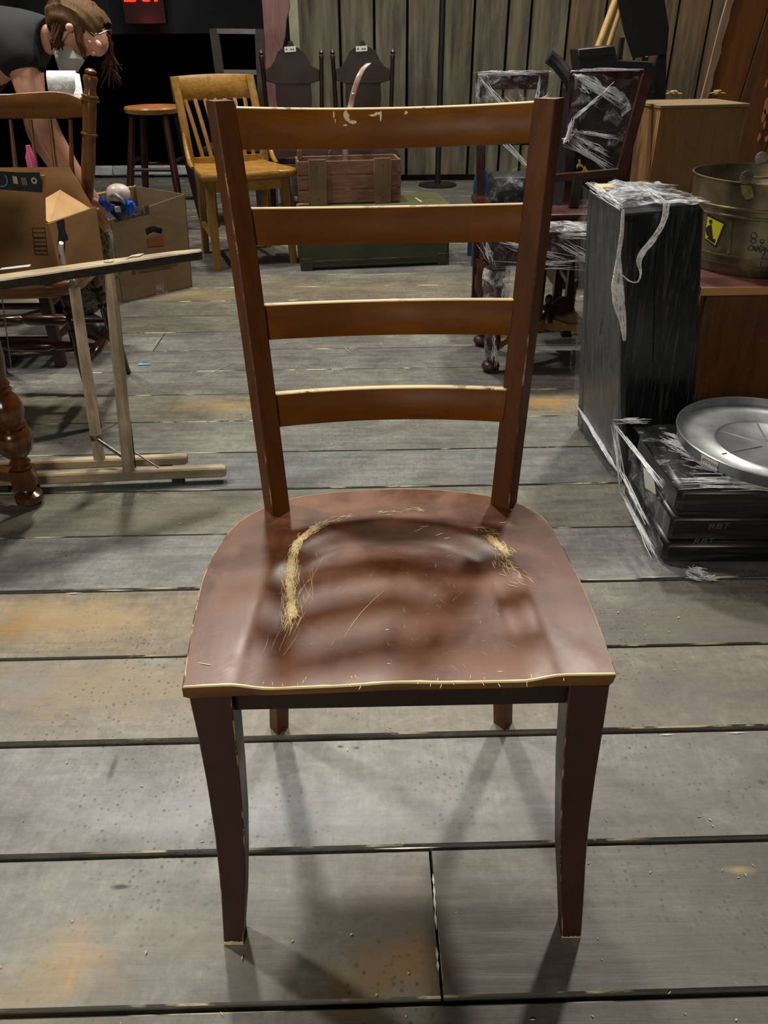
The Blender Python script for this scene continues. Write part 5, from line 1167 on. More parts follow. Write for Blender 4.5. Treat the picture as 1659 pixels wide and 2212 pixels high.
# ------------------------------------------------------------------ wrapped dark chairs
def dchair(cx, cy, wd, ht, lab, seatz=.455, name='wrapped_chair', dp=.36):
    r0 = root(name, (cx, cy, 0), lab, 'chair')
    hw = wd/2; par = [(-hw, 0), (hw, 0)]
    for s_ in (-1, 1):
        barf(V(cx+s_*(hw-.04), cy, 0), V(cx+s_*(hw-.035), cy-.02, seatz), V(1, 0, 0), .035, .035).build('leg', M['darkred'], r0)
        barf(V(cx+s_*(hw-.035), cy-.02, seatz), V(cx+s_*(hw-.018), cy+.03, ht), V(1, 0, 0), .034, .028).build('back_post', M['darkred'], r0)
        barf(V(cx+s_*(hw-.03), cy-dp, 0), V(cx+s_*(hw-.03), cy-dp, seatz-.03), V(1, 0, 0), .035, .035).build('leg', M['darkred'], r0)
        barf(V(cx+s_*(hw-.03), cy-dp, .2), V(cx+s_*(hw-.04), cy, .2), V(0, 0, 1), .02, .02).build('stretcher', M['darkred'], r0)
    MB().box((cx, cy-dp/2-.01, seatz-.01), (wd, dp+.04, .028), bev=.006).build('seat', M['darkred'], r0)
    MB().box((cx, cy-dp+.01, seatz-.055), (wd-.06, .02, .05)).build('apron', M['darkred'], r0)
    MB().box((cx, cy+.025, ht-.025), (wd, .022, .055), bev=.004).build('top_rail', M['darkred'], r0)
    MB().box((cx, cy+.0, ht-.22), (wd-.06, .018, .05), bev=.003).build('back_rail', M['darkred'], r0)
    return r0
rA = dchair(.505, 3.36, .275, .886, 'dark film-wrapped chair just right of the wall pipe, behind the low table')
film('film_wrap', [[V(.36, 3.33, .895), V(.50, 3.325, .893), V(.65, 3.33, .893)], [V(.365, 3.31, .80), V(.5, 3.30, .80), V(.645, 3.31, .80)], [V(.40, 3.26, .66), V(.5, 3.25, .66), V(.63, 3.28, .66)]], M['film'], rA, 24, 24, .014, 2)
film('film_wrap', [[V(.355, 3.35, .892), V(.50, 3.35, .896), V(.65, 3.35, .893)], [V(.355, 3.41, .892), V(.5, 3.42, .896), V(.65, 3.41, .893)]], M['film_top'], rA, 6, 20, .005, 3)
strands('film_glint_strands', [(V(.365, 3.31, .89), V(.64, 3.31, .892)), (V(.36, 3.30, .885), V(.37, 3.30, .77)), (V(.365, 3.30, .88), V(.50, 3.28, .75)), (V(.46, 3.28, .82), V(.56, 3.27, .74)), (V(.64, 3.30, .83), V(.55, 3.28, .75)), (V(.60, 3.30, .88), V(.58, 3.28, .77)), (V(.43, 3.28, .70), V(.63, 3.2, .52))], rA, 8, .006, .0011, 5)
MB().box((.50, 3.12, .52), (.18, .16, .10), bev=.015).build('black_bundle', M['satin_black'], rA)
film('film_wrap', [[V(.40, 3.03, .58), V(.50, 3.02, .60), V(.61, 3.03, .58)], [V(.395, 3.02, .52), V(.5, 3.0, .53), V(.61, 3.02, .52)], [V(.395, 3.02, .46), V(.5, 3.0, .46), V(.61, 3.02, .46)]], M['film'], rA, 18, 18, .02, 6)
barf(V(.535, 3.02, .64), V(.60, 3.0, .545), V(0, 1, 0), .012, .018).build('white_handle', M['wht'], rA)
rB = dchair(.83, 3.22, .275, .899, 'dark red film-wrapped chair with bunched plastic, left of the tall plywood box', dp=.27)
def bq(x, y, Y=3.15): return ony(x, y, Y)
film('film_wrap', [[bq(1240, 158), bq(1262, 160)], [bq(1275, 190), bq(1300, 178)], [bq(1335, 222), bq(1350, 200)], [bq(1345, 250), bq(1362, 235)]], M['film_top'], rB, 20, 8, .010, 7)
film('film_wrap', [[bq(1240, 160), bq(1300, 165), bq(1395, 165)], [bq(1240, 210), bq(1300, 215), bq(1372, 215)], [bq(1228, 260), bq(1290, 270), bq(1365, 270)], [bq(1216, 305), bq(1290, 330), bq(1345, 320)], [bq(1270, 340), bq(1310, 360), bq(1338, 385)]], M['film'], rB, 34, 24, .014, 8)
strands('film_glint_strands', [(bq(1242, 162, 3.12), bq(1345, 215, 3.12)), (bq(1242, 168, 3.12), bq(1355, 232, 3.12)), (bq(1240, 285, 3.12), bq(1345, 300, 3.12)), (bq(1218, 305, 3.12), bq(1335, 370, 3.12)), (bq(1238, 290, 3.12), bq(1330, 345, 3.12)), (bq(1235, 300, 3.12), bq(1325, 380, 3.12)), (bq(1240, 280, 3.12), bq(1222, 305, 3.12)), (bq(1330, 175, 3.12), bq(1232, 265, 3.12)), (bq(1250, 180, 3.12), bq(1275, 205, 3.12))], rB, 10, .0065, .0013, 9)
strands('film_glint_strands', [(bq(1238, 258, 3.12), bq(1222, 306, 3.12)), (bq(1216, 306, 3.12), bq(1228, 300, 3.12)), (bq(1242, 160, 3.12), bq(1262, 172, 3.12))], rB, 22, .006, .0016, 12)
strands('film_glint_strands', [(V(.69, 3.22, .905), V(.965, 3.22, .903))], rB, 14, .003, .0012, 10)
barf(ony(1398, 162, 3.12), ony(1335, 395, 3.0), V(1, 0, 0), .034, .03).build('arm_post', M['darkred'], rB)
barf(ony(1180, 386, 2.97), ony(1335, 372, 2.97), V(0, 0, 1), .024, .03).build('seat_rail', M['wrapwood'], rB)
MB().prism([bq(1250, 345, 2.95), bq(1254, 345, 2.95), bq(1254, 353, 2.95), bq(1260, 358, 2.95), bq(1260, 364, 2.95), bq(1256, 360, 2.95), bq(1249, 360, 2.95), bq(1247, 366, 2.95), bq(1245, 358, 2.95), bq(1250, 353, 2.95)], V(0, .002, 0)).build('yellow_tag', M['yellow'], rB)
MB().prism([bq(1257, 372, 2.95), bq(1271, 372, 2.95), bq(1264, 358, 2.95)], V(0, .002, 0)).build('yellow_tag', M['yellow'], rB)
# upturned seat boards resting on the table
r0 = root('stacked_boards', (.69, 2.79, .483), 'dark boards stacked on top of the film-wrapped low table', 'boards')
MB().box((.69, 2.79, .494), (.28, .16, .018), rz=.06, bev=.003).build('board', M['wrapwood'], r0)
for x in (.665,): barf(V(x, 2.82, .504), V(x+.01, 2.84, .60), V(1, 0, 0), .03, .03).build('leg', M['tudor'], r0)
# yellow basket
r0 = root('yellow_basket', (.765, 2.80, .504), 'yellow ribbed wicker basket sitting on boards under the dark red chair', 'basket')
for i in range(4):
    z = .505+i*.0185; w0 = .042-.003*i
    MB().box((.755+.002*i, 2.80, z+.009), (w0*2, .08-.004*i, .0175), bev=.0062).build('rib', M['yellow'], r0)

# blue plastic child chair, blue bottle
r0 = root('plastic_chair', (.60, 4.2, 0), 'low blue plastic child chair behind the wrapped chairs', 'chair')
MB().prism([ony(1022, 470, 4.25), ony(1060, 470, 4.25), ony(1054, 366, 4.25), ony(1036, 365, 4.25), ony(1026, 385, 4.25), ony(1024, 405, 4.25)], V(0, .05, 0)).build('backrest', M['blueplastic'], r0, bevel=.008)
MB().box((.62, 4.15, .235), (.32, .28, .03), bev=.008).build('seat', M['blueplastic'], r0)
for x in (.48, .76):
    for y in (4.04, 4.26): barf(V(x, y, 0), V(x, y, .22), V(1, 0, 0), .04, .04).build('leg', M['blueplastic'], r0)
bt_ = V(.628, 3.2, .4605); bo = MB().lathe(bt_, bt_+V(.012, 0, .30), [(0, .016), (.3, .020), (.8, .026), (.88, .022), (1, .010)], 14).build('blue_bottle', plain('bright_blue', '1d6cc0', .35)); tag(bo, 'tall bright blue bottle standing on the film-wrapped chair seat', 'bottle'); MW[bo.name] = Matrix.Translation(bo.location)
MB().lathe(bt_+V(.012, 0, .301), bt_+V(.012, 0, .325), [(0, .012), (.8, .011), (1, .007)], 12).build('cap', M['wht'], bo)
# black cable hose loop
hz = MB().tube(smooth_path([ony(1186, 122, 3.5), ony(1205, 138, 3.5), ony(1222, 160, 3.48), ony(1238, 190, 3.46), ony(1242, 260, 3.45), ony(1240, 420, 3.45), V(.78, 3.45, .2), V(.79, 3.46, .025)], 24), [.026]*12+[.014]*12, 12).build('hose', M['satin_black'])
tag(hz, 'thick black ribbed hose rising behind the wrapped chairs', 'hose')

# ------------------------------------------------------------------ black music stand and cases, poles
r0 = root('music_stand', (1.10, 3.85, 0), 'tall black music stand with large tilted desk panel near the wall', 'stand')
MB().prism([ony(*p, 3.8) for p in [(1333, -40), (1436, -40), (1436, 0), (1446, 62), (1441, 116), (1368, 126), (1350, 70), (1336, 10)]], V(0, .02, 0)).build('desk', M['satin_black'], r0, bevel=.003)
a = ony(1442, 60, 3.82); b = ony(1400, 122, 3.82); MB().tube([ony(1396, 118, 3.83), V(1.17, 4.1, .6), V(1.19, 4.22, .06)], .014, 10).build('pole', M['satin_black'], r0)
for k_ in range(3): rod(V(1.19, 4.22, .12), V(1.19+.2*cos(k_*2.1), 4.22+.2*sin(k_*2.1), .012), .010, M['satin_black'], 'leg', r0)
MB().prism([ony(*p, 3.9) for p in [(1424, 118), (1440, 116), (1438, 215), (1400, 215), (1408, 160)]], V(0, .03, 0)).build('side_bracket', M['satin_black'], r0)
r0 = root('black_case', (1.0, 3.7, 0), 'black equipment case on a dark stand behind the wrapped chairs', 'case')
MB().prism([ony(*p, 3.62) for p in [(1248, 106), (1328, 98), (1334, 130), (1408, 133), (1418, 145), (1415, 215), (1262, 215), (1252, 150)]], V(0, .16, 0)).build('case_body', M['satin_black'], r0, bevel=.004)
MB().prism([ony(*p, 3.615) for p in [(1249, 120), (1330, 112), (1330, 117), (1250, 126)]], V(0, .012, 0)).build('ridge', M['satin_black'], r0)
MB().box((ony(1340, 110, 3.7).x, 3.7, .94), (.016, .03, .12)).build('catch', M['satin_black'], r0)
MB().box((.97, 3.75, .405), (.32, .30, .81)).build('stand_box', M['satin_black'], r0)
for (a, b, nm) in (((1338, -20), (1292, 104), 'leftmost'), ((1352, -20), (1312, 104), 'right')):
    A_, B_ = ony(*a, 3.90), ony(*b, 3.85); d = (B_-A_); bt = A_+d*((A_.z-0.815)/(-d.z))
    o = MB().tube([A_-d.normalized()*.5, bt], .0165 if nm == 'leftmost' else .012, 12).build('wooden_pole', M['polewood']); tag(o, ('pale wooden pole leaning left of the music stand, thicker and further left' if nm == 'leftmost' else 'pale wooden pole right against the music stand desk, thinner of two'), 'pole', 'leaning pale poles')

# ------------------------------------------------------------------ plywood box with rope handles
r0 = root('plywood_box', (1.12, 3.25, 0), 'tall brown plywood box with two rope knots on its lid', 'box')
q0 = onz(1427, 228, .80); q0 = V(q0.x, q0.y, 0); an = radians(8); e1 = V(cos(an), sin(an), 0); e2 = V(-sin(an)*1.0, cos(an), 0); BW = .338; BD = .25
def bb(u0, u1, v0, v1, z0, z1, name, mat, bev=.002):
    c = [q0+e1*u0+e2*v0, q0+e1*u1+e2*v0, q0+e1*u1+e2*v1, q0+e1*u0+e2*v1]
    return MB().hexa([V(p.x, p.y, z0) for p in c]+[V(p.x, p.y, z1) for p in c]).build(name, mat, r0, bevel=bev)
bb(.004, BW-.004, .004, .018, 0, .7885, 'front_panel', M['boxwood']); bb(.004, .018, .0185, BD-.004, 0, .7885, 'side_panel', M['boxwood']); bb(BW-.018, BW-.004, .0185, BD-.004, 0, .7885, 'side_panel', M['boxwood']); bb(.0185, BW-.0185, BD-.018, BD-.004, 0, .7885, 'back_panel', M['boxwood'])
bb(0, BW, 0, BD, .789, .801, 'lid', M['boxtop'])
def knot(c, sd):
    rn = random.Random(sd); mbk = MB()
    for i in range(5):
        ph = rn.uniform(0, 6); P_ = [c+V(.012*cos(t+ph)*rn.uniform(.7, 1), .012*sin(t+ph), .006+.005*sin(2*t+ph)) for t in np.linspace(0, 5, 9)]; mbk.tube(smooth_path(P_, 16), .0042, 6)
    for i in range(7):
        a = rn.uniform(-.6, .6)+(pi if i % 2 else 0); mbk.tube([c+V(0, 0, .005), c+V(.018*cos(a), .012*sin(a), .004), c+V(.034*cos(a), .02*sin(a), .003)], [.004, .003, .0018], 5)
    o_ = mbk.build('rope_knot', M['rope'], r0)
knot(onz(1455, 204, .802), 1); knot(onz(1548, 203, .802), 2)
MB().tube([onz(1455, 204, .810), onz(1448, 200, .822), onz(1440, 196, .832)], [.003, .0025, .0015], 5).build('rope_end', M['rope'], r0)

# ------------------------------------------------------------------ orange stained scenery panel
r0 = root('scenery_flat', (1.7, 3.85, 0), 'orange brown stained board flat with pale edge at the right', 'panel')
yb = 3.85; pA = ony(1516, 215, yb); pB = ony(1578, 0, yb); tl_ = (pB.x-pA.x)/(pB.z-pA.z); z0x = pA.x-tl_*pA.z
edges_x = [0, .17, .36, .60]
for i in range(3):
    a, b = edges_x[i]+.003, edges_x[i+1]-.003; sl_ = tl_*1.5
    MB().hexa([V(z0x+a, yb, 0), V(z0x+b, yb, 0), V(z0x+b, yb+.02, 0), V(z0x+a, yb+.02, 0), V(z0x+a+sl_, yb, 1.5), V(z0x+b+sl_, yb, 1.5), V(z0x+b+sl_, yb+.02, 1.5), V(z0x+a+sl_, yb+.02, 1.5)]).build('board', M['panel'], r0, bevel=.003)
L_ = smooth_path([ony(1500, 270, yb-.013), ony(1516, 215, yb-.013), ony(1531, 160, yb-.013), ony(1546, 100, yb-.013), ony(1561, 40, yb-.013), ony(1573, 0, yb-.013), ony(1580, -30, yb-.013)], 14)
secs = [[p+V(-.004, 0, 0), p+V(.026+.004*sin(i*2.1), 0, 0), p+V(.026, .012, 0), p+V(-.004, .012, 0)] for i, p in enumerate(L_)]
MB().loft(secs).build('pale_batten', M['palebat'], r0)
fk = MB(); rn = random.Random(6)
for (x, y, w_, h_) in [(1655, 225, .012, .03), (1650, 250, .010, .03), (1655, 180, .008, .02), (1640, 295, .008, .025), (1656, 240, .012, .02), (1652, 268, .006, .02), (1655, 300, .008, .02)]:
    p = ony(x, y, yb-.0045); fk.prism([p+V(w_*cos(k*.9)*rn.uniform(.5, 1.2), 0, h_*sin(k*.9)*rn.uniform(.5, 1.2)) for k in range(7)], V(0, -.0008, 0))
fo = fk.build('paint_flakes', plain('ochre_flake', 'b8803c', .7), r0); fo['kind'] = 'stuff'

# ------------------------------------------------------------------ cabinet and bucket
r0 = root('wooden_cabinet', (1.15, 2.2, 0), 'low brown wooden cabinet with worn maroon top under the metal bucket', 'cabinet')
cx0, cx1, cy0, cy1 = .822, 1.42, 1.985, 2.47
MB().hexa([V(cx0, cy0, .438), V(cx1, cy0+.02, .438), V(cx1, cy1, .438), V(cx0+.04, cy1, .438), V(cx0, cy0, .460), V(cx1, cy0+.02, .460), V(cx1, cy1, .460), V(cx0+.04, cy1, .460)]).build('top_board', M['cabtop'], r0, bevel=.002)
MB().hexa([V(cx0+.001, cy0-.003, .4385), V(cx1, cy0+.017, .4385), V(cx1, cy0+.0195, .4385), V(cx0+.001, cy0-.0005, .4385), V(cx0+.001, cy0-.003, .4585), V(cx1, cy0+.017, .4585), V(cx1, cy0+.0195, .4585), V(cx0+.001, cy0-.0005, .4585)]).build('worn_edge', M['cabedge'], r0)
MB().box(((cx0+cx1)/2+.02, cy0+.045, .218), (cx1-cx0-.03, .02, .436)).build('front_panel', M['cab'], r0)
MB().box((cx0+.025, cy0+.24, .218), (.02, .36, .436)).build('side_panel', M['cab'], r0); MB().box((cx1-.02, cy0+.24, .218), (.02, .36, .436)).build('side_panel', M['cab'], r0)
MB().prism([ony(1500, 615, 2.0), ony(1513, 612, 2.0), ony(1514, 640, 2.0), ony(1508, 668, 2.0), ony(1500, 680, 2.0)], V(0, .03, 0)).build('corner_bracket', M['cabedge'], r0)
scc = MB(); rn = random.Random(8)
for _ in range(26):
    p = V(rn.uniform(.86, 1.12), cy0+.0345, rn.uniform(.05, .40)); a = rn.choice([rn.uniform(1.2, 1.9), rn.uniform(0, 3)]); sliver(scc, p, V(cos(a), 0, sin(a)), rn.uniform(.005, .05), rn.uniform(.0006, .002), V(0, -1, 0))
so = scc.build('scratch_marks', plain('cabinet_scratch', '7a5228', .6), r0, fix=False); so['kind'] = 'stuff'

r0 = root('metal_bucket', (1.06, 2.22, .46), 'aged tin bucket with yellow sticker and black writing on the cabinet', 'bucket')
BC = V(1.045, 2.225, .4605); H_ = .235
def br(t): return .172+.024*t
prof = [(0, .168), (.02, .172), (.11, br(.11)), (.115, br(.11)+.004), (.125, br(.12)+.004), (.13, br(.13)), (.20, br(.2)), (.205, br(.2)+.005), (.22, br(.22)+.005), (.225, br(.22)), (.62, br(.62)), (.63, br(.63)+.004), (.645, br(.64)+.004), (.655, br(.65)), (.70, br(.7)), (.71, br(.71)+.005), (.73, br(.73)+.005), (.74, br(.74)), (.985, br(1)), (.99, br(1)+.004), (1.0, br(1)+.004), (1.003, br(1)), (.985, br(1)-.003), (.3, br(.3)-.003), (.06, .160), (.05, .02)]
vs_ = MB(); vs_.lathe(BC, BC+V(0, 0, H_), prof, 56); vs_.build('pail_body', M['bucket'], r0, sharp=35)
def oncyl(x, y, extra=.0):
    v = ray(x, y); o_ = V(0, 0, CH); R_ = .184
    for _ in range(6):
        dxy = V(v.x, v.y, 0); oc = V(o_.x-BC.x, o_.y-BC.y, 0); A2 = dxy.dot(dxy); B2 = 2*oc.dot(dxy); C2 = oc.dot(oc)-(R_+extra)**2
        disc = max(B2*B2-4*A2*C2, 0); t = (-B2-sqrt(disc))/(2*A2); p = o_+v*t; R_ = br(max(0, min(1, (p.z-BC.z)/H_)))
    return p
def cylpatch(P, name, mat, extra=.001, par=None, n=6):
    # subdivided quad on bucket surface
    rows = []
    for i in range(n+1):
        row = []
        for j in range(n+1):
            a, b = i/n, j/n; x = (P[0][0]*(1-b)+P[1][0]*b)*(1-a)+(P[3][0]*(1-b)+P[2][0]*b)*a; y = (P[0][1]*(1-b)+P[1][1]*b)*(1-a)+(P[3][1]*(1-b)+P[2][1]*b)*a
            row.append(oncyl(x, y, extra))
        rows.append(row)
    mbz = MB(); mbz.grid(rows); return mbz.build(name, mat, par or r0, fix=False)
sk = cylpatch([(1527, 462), (1568, 482), (1546, 536), (1522, 518)], 'sticker', M['ink'], .0015)
cylpatch([(1528, 467), (1563, 484), (1545, 530), (1523, 514)], 'sticker_face', plain('sticker_yellow', 'c9c020', .4), .002, sk)
for P_ in ([(1529, 488), (1537, 484), (1540, 515), (1530, 516)], [(1531, 476), (1538, 474), (1539, 482), (1533, 484)], [(1524, 492), (1530, 488), (1532, 512), (1526, 508)], [(1534, 512), (1546, 518), (1543, 527), (1526, 514)]): cylpatch(P_, 'sticker_figure', M['ink'], .0025, sk, 2)
def cyltube(pts, name, mat, r_=.0012): MB().tube([oncyl(x, y, .0015) for x, y in smooth_path2(pts)], r_, 5, cap=False).build(name, mat, r0)
def smooth_path2(pts): return [(p.x, p.y) for p in smooth_path([(x, y, 0) for x, y in pts], max(8, len(pts)*4))]
for pts in ([(1634, 505), (1626, 503), (1621, 509), (1626, 515), (1636, 512), (1633, 504)], [(1627, 515), (1621, 521), (1628, 526), (1634, 521), (1628, 515)], [(1652, 520), (1644, 518), (1642, 524), (1650, 524)], [(1650, 523), (1643, 532), (1640, 540)],
            [(1622, 530), (1616, 538), (1624, 541), (1627, 533), (1622, 530)], [(1628, 543), (1630, 532), (1632, 542)], [(1634, 544), (1637, 532), (1641, 545)], [(1633, 538), (1642, 538)], [(1643, 546), (1646, 534), (1652, 536), (1646, 542)], [(1653, 548), (1652, 536), (1659, 544)], [(1651, 548), (1645, 562), (1643, 576)]):
    cyltube(pts, 'writing', M['ink'], .0011)
# ears and handle
def ear(x, y, Y, s_=1):
    c = ony(x, y, Y); MB().lathe(c+V(0, -.004, 0), c+V(0, .004, 0), [(0, .012), (.2, .017), (.8, .017), (1, .012)], 16).build('ear', M['bucketband'], r0); return c
p = oncyl(1610, 392, .006); e1_ = p+V(.0, -.002, .010); MB().lathe(e1_+V(0, -.003, 0), e1_+V(0, .004, 0), [(0, .008), (.2, .016), (.8, .016), (1, .012)], 16).build('ear', M['bucketband'], r0)
MB().prism([oncyl(1600, 400, .003), oncyl(1622, 400, .003), oncyl(1628, 425, .003), oncyl(1612, 432, .003), oncyl(1602, 420, .003)], V(0, -.002, 0)).build('ear_plate', plain('rusted_brass', '6a5a34', .5, metal=.5, c2='8a7c50', scale=60), r0)
e2_ = BC+V(.05, .19, H_+.012); MB().lathe(e2_+V(0, -.003, 0), e2_+V(0, .004, 0), [(0, .008), (.2, .018), (.8, .018), (1, .012)], 16).build('ear', M['galv'], r0)
MB().tube(smooth_path([e1_, e1_+V(.04, .0, -.002), e1_+V(.13, .03, .0), BC+V(.22, 0, H_+.01), e2_+V(.12, -.01, .0), e2_], 22), .0032, 8).build('handle', M['bucketband'], r0)
MB().prism([oncyl(1575, 478, .0012), oncyl(1581, 478, .0012), oncyl(1576, 548, .0012), oncyl(1570, 548, .0012)], V(0, -.001, 0)).build('seam', M['bucketband'], r0)

# ------------------------------------------------------------------ tall black film-wrapped case
r0 = root('tall_case', (.70, 1.92, 0), 'tall black hard case wrapped in clear film standing on end', 'case')
b4 = [V(.629, 1.775, 0), V(.835, 1.81, 0), V(.79, 2.13, 0), V(.582, 2.115, 0)]; t4 = [V(.525, 1.775, .69), V(.733, 1.835, .69), V(.70, 2.10, .69), V(.518, 2.085, .69)]
def tr4(u, v, t): 
    lo = b4[0].lerp(b4[1], u).lerp(b4[3].lerp(b4[2], u), v); hi = t4[0].lerp(t4[1], u).lerp(t4[3].lerp(t4[2], u), v); return lo.lerp(hi, t)
def cbox(u0, u1, v0, v1, t0, t1, name, bev=.012):
    c = [(u0, v0), (u1, v0), (u1, v1), (u0, v1)]
    return MB().hexa([tr4(u, v, t0) for u, v in c]+[tr4(u, v, t1) for u, v in c]).build(name, M['case'], r0, bevel=bev)
cbox(0, .46, 0, .86, 0.004, .98, 'shell_half', .014); cbox(.48, 1, 0, .86, 0.004, .995, 'shell_half', .014); cbox(.03, .97, .01, .84, .002, .985, 'shell_seam', .004)
cbox(.02, .98, .88, 1.0, 0.004, .99, 'lid_rim', .008)
e = .006
def out(p, k=1): c = tr4(.5, .5, 0); d = V(p.x-c.x, p.y-c.y, 0).normalized()*e*k; return p+d
film('film_wrap', [[out(tr4(0, v, t), 1.2) for v in (1.02, .5, -.02)] for t in (.0, .33, .66, 1.0)], M['film_side'], r0, 30, 14, .002, 11)
film('film_wrap', [[out(tr4(u, 0, t), 1.4)+V(0, -.003, 0) for u in (-.02, .5, 1.02)] for t in (.0, .33, .66, 1.0)], M['film_thin'], r0, 30, 14, .002, 12)
film('film_wrap', [[tr4(u, v, 1.0)+V(0, 0, .006) for u in (-.03, .33, .66, 1.02)] for v in (-.03, .33, .66, 1.02)], M['film_top'], r0, 24, 24, .010, 13)
film('film_wrap', [[V(.515, 2.13, .62), V(.582, 2.12, .62)], [V(.545, 2.13, .22), V(.59, 2.12, .22)], [V(.555, 2.12, .06), V(.60, 2.11, .05)]], M['film'], r0, 12, 6, .003, 14)
film('film_wrap', [[V(.578, 2.10, .075), V(.634, 1.76, .03)], [V(.585, 2.12, .004), V(.622, 1.765, .004)]], M['film'], r0, 4, 24, .004, 15)
strands('film_glint_strands', [(V(.572, 2.08, .085), V(.618, 1.765, .035))], r0, 22, .004, .0013, 13)
# hanging ribbon of bunched film
def fq(x, y): 
    n_ = (t4[1]-t4[0]).cross(b4[0]-t4[0]).normalized(); v = ray(x, y); o_ = V(0, 0, CH); 
    if n_.y > 0: n_ = -n_
    p0 = t4[0]+n_*.012; return o_+v*((p0-o_).dot(n_)/v.dot(n_))
rib = [(1440, 440), (1436, 470), (1425, 495), (1408, 520), (1388, 545), (1380, 565), (1384, 590), (1378, 608), (1362, 608), (1345, 595), (1330, 582), (1328, 590), (1340, 600)]
wds = [.010, .009, .008, .009, .011, .010, .007, .003, .002, .0025, .002, .0015, .001]
P_ = smooth_path([fq(*p) for p in rib], 60); 
secs = []; rn = random.Random(3)
mbr = MB(); nS = 9
for s_ in range(nS):
    ph = rn.uniform(0, 6.3); Q = []; Rr_ = []
    for i, p in enumerate(P_):
        wv = np.interp(i/59*12, range(13), wds); Q.append(p+V(cos(ph+i*.22), -.2*abs(sin(ph+i*.3)), .5*sin(ph+i*.22))*wv*.62); Rr_.append(max(.0008, wv*.20))
    mbr.tube(Q, Rr_, 6)
o = mbr.build('film_ribbon', film_mat('ribbon_film', .25, 1.0, 22, (1, 1, 1), (.34, .56), 'ffffff'), r0); o['kind'] = 'stuff'
tail = [(1345, 452), (1342, 500), (1335, 560), (1333, 620), (1338, 660), (1345, 700), (1348, 735)]; tw = [.004, .006, .006, .016, .018, .010, .004]
P_ = smooth_path([fq(*p)+V(0, -.004, 0) for p in tail], 40); mbr = MB()
for s_ in range(9):
    ph = rn.uniform(0, 6.3); Q = []; Rr_ = []
    for i, p in enumerate(P_):
        wv = float(np.interp(i/39*6, range(7), tw)); Q.append(p+V(cos(ph+i*.15), -.15*abs(sin(ph)), .3*sin(ph+i*.2))*wv*.6); Rr_.append(max(.0008, wv*.22))
    mbr.tube(Q, Rr_, 6)
o = mbr.build('film_ribbon', film_mat('ribbon_film_b', .2, .95, 22, (1, 1, 1), (.36, .58), 'ffffff'), r0); o['kind'] = 'stuff'
strands('film_glint_strands', [(tr4(.0, .9, 1.0)+V(0, 0, .01), tr4(.0, .0, 1)+V(0, 0, .008)), (tr4(.1, .8, 1)+V(0, 0, .01), tr4(.9, .1, 1)+V(0, 0, .008)), (tr4(.05, .2, 1)+V(0, 0, .012), tr4(.6, .3, 1)+V(0, 0, .01)), (tr4(.2, .9, 1)+V(0, 0, .012), tr4(1, .5, 1)+V(0, 0, .01)), (tr4(0, .0, 1)+V(0, 0, .005), tr4(0, .95, 1)+V(0, 0, .01)), (tr4(.5, .0, 1)+V(0, 0, .01), tr4(.55, .7, 1)+V(0, 0, .01))], r0, 12, .005, .0012, 14)

# ------------------------------------------------------------------ flat black wrapped case and tray
r0 = root('flat_case', (.88, 1.55, 0), 'black hard case wrapped in film lying flat under the metal lid', 'case')
fa, fb = V(.622, 1.402, 0), V(1.25, 1.395, 0); fc, fd = V(1.25, 1.70, 0), V(.615, 1.70, 0)
def fx_(u, v, z): p = fa.lerp(fb, u).lerp(fd.lerp(fc, u), v); return V(p.x, p.y, z)
def fbx(u0, u1, v0, v1, z0, z1, name, bev):
    c = [(u0, v0), (u1, v0), (u1, v1), (u0, v1)]; return MB().hexa([fx_(u, v, z0) for u, v in c]+[fx_(u, v, z1) for u, v in c]).build(name, M['case'], r0, bevel=bev)
fbx(0, 1, 0, 1, .003, .060, 'shell_half', .010); fbx(.006, .994, .012, .99, .062, .126, 'shell_half', .008); fbx(.012, .988, .02, .98, .128, .195, 'shell_lid', .012); fbx(.02, .98, .04, .97, .05, .15, 'shell_seam', .002)
film('film_wrap', [[fx_(u, -.015, z)+V(0, -.002, 0) for u in (-.005, .3, .6, 1.0)] for z in (.01, .10, .196)], M['film_h'], r0, 16, 40, .0025, 21)
film('film_wrap', [[fx_(u, v, .203) for u in (-.01, .33, .66, 1.0)] for v in (-.01, .33, .66, 1.01)], M['film_clear'], r0, 24, 50, .006, 22)
lf = [[V(.560, 1.70, .215), V(.575, 1.58, .212), V(.612, 1.405, .196)], [V(.565, 1.69, .12), V(.58, 1.56, .11), V(.606, 1.40, .11)], [V(.585, 1.64, .05), V(.598, 1.50, .03), V(.612, 1.402, .01)]]
film('film_wrap', lf, M['film'], r0, 18, 18, .006, 23)
strands('film_glint_strands', [(V(.560, 1.70, .216), V(.585, 1.62, .06)), (V(.585, 1.63, .06), V(.612, 1.40, .012)), (V(.56, 1.70, .216), V(.66, 1.71, .21)), (V(.575, 1.66, .12), V(.605, 1.44, .05)), (V(.56, 1.69, .215), V(.60, 1.42, .19))], r0, 12, .004, .0011, 24)
strands('film_glint_strands', [(fx_(.0, .02, .203), fx_(.9, .02, .20)), (fx_(.02, .1, .208), fx_(.5, .06, .204)), (fx_(.05, .7, .21), fx_(.18, .3, .208)), (fx_(.06, .8, .21), fx_(.2, .5, .208)), (fx_(.08, .4, .21), fx_(.25, .15, .206))], r0, 22, .009, .0011, 25)
for (tx, px, py) in (('RBT', 1552, 1137), ('RBT', 1519, 1169)):
    c = ony(px, py, 1.384); text_obj(tx, 'lettering', .020, plain('faint_marker', '4a4e54', .5), c, face_rot((1, -.01, .06)), r0, .0002, sx=1.3, shear=.2)
c = V(.600, 1.53, .150); MB().prism([V(.597, 1.55, .170), V(.604, 1.50, .175), V(.610, 1.48, .140), V(.603, 1.53, .128)], V(-.0012, 0, 0)).build('label', M['tape'], r0)

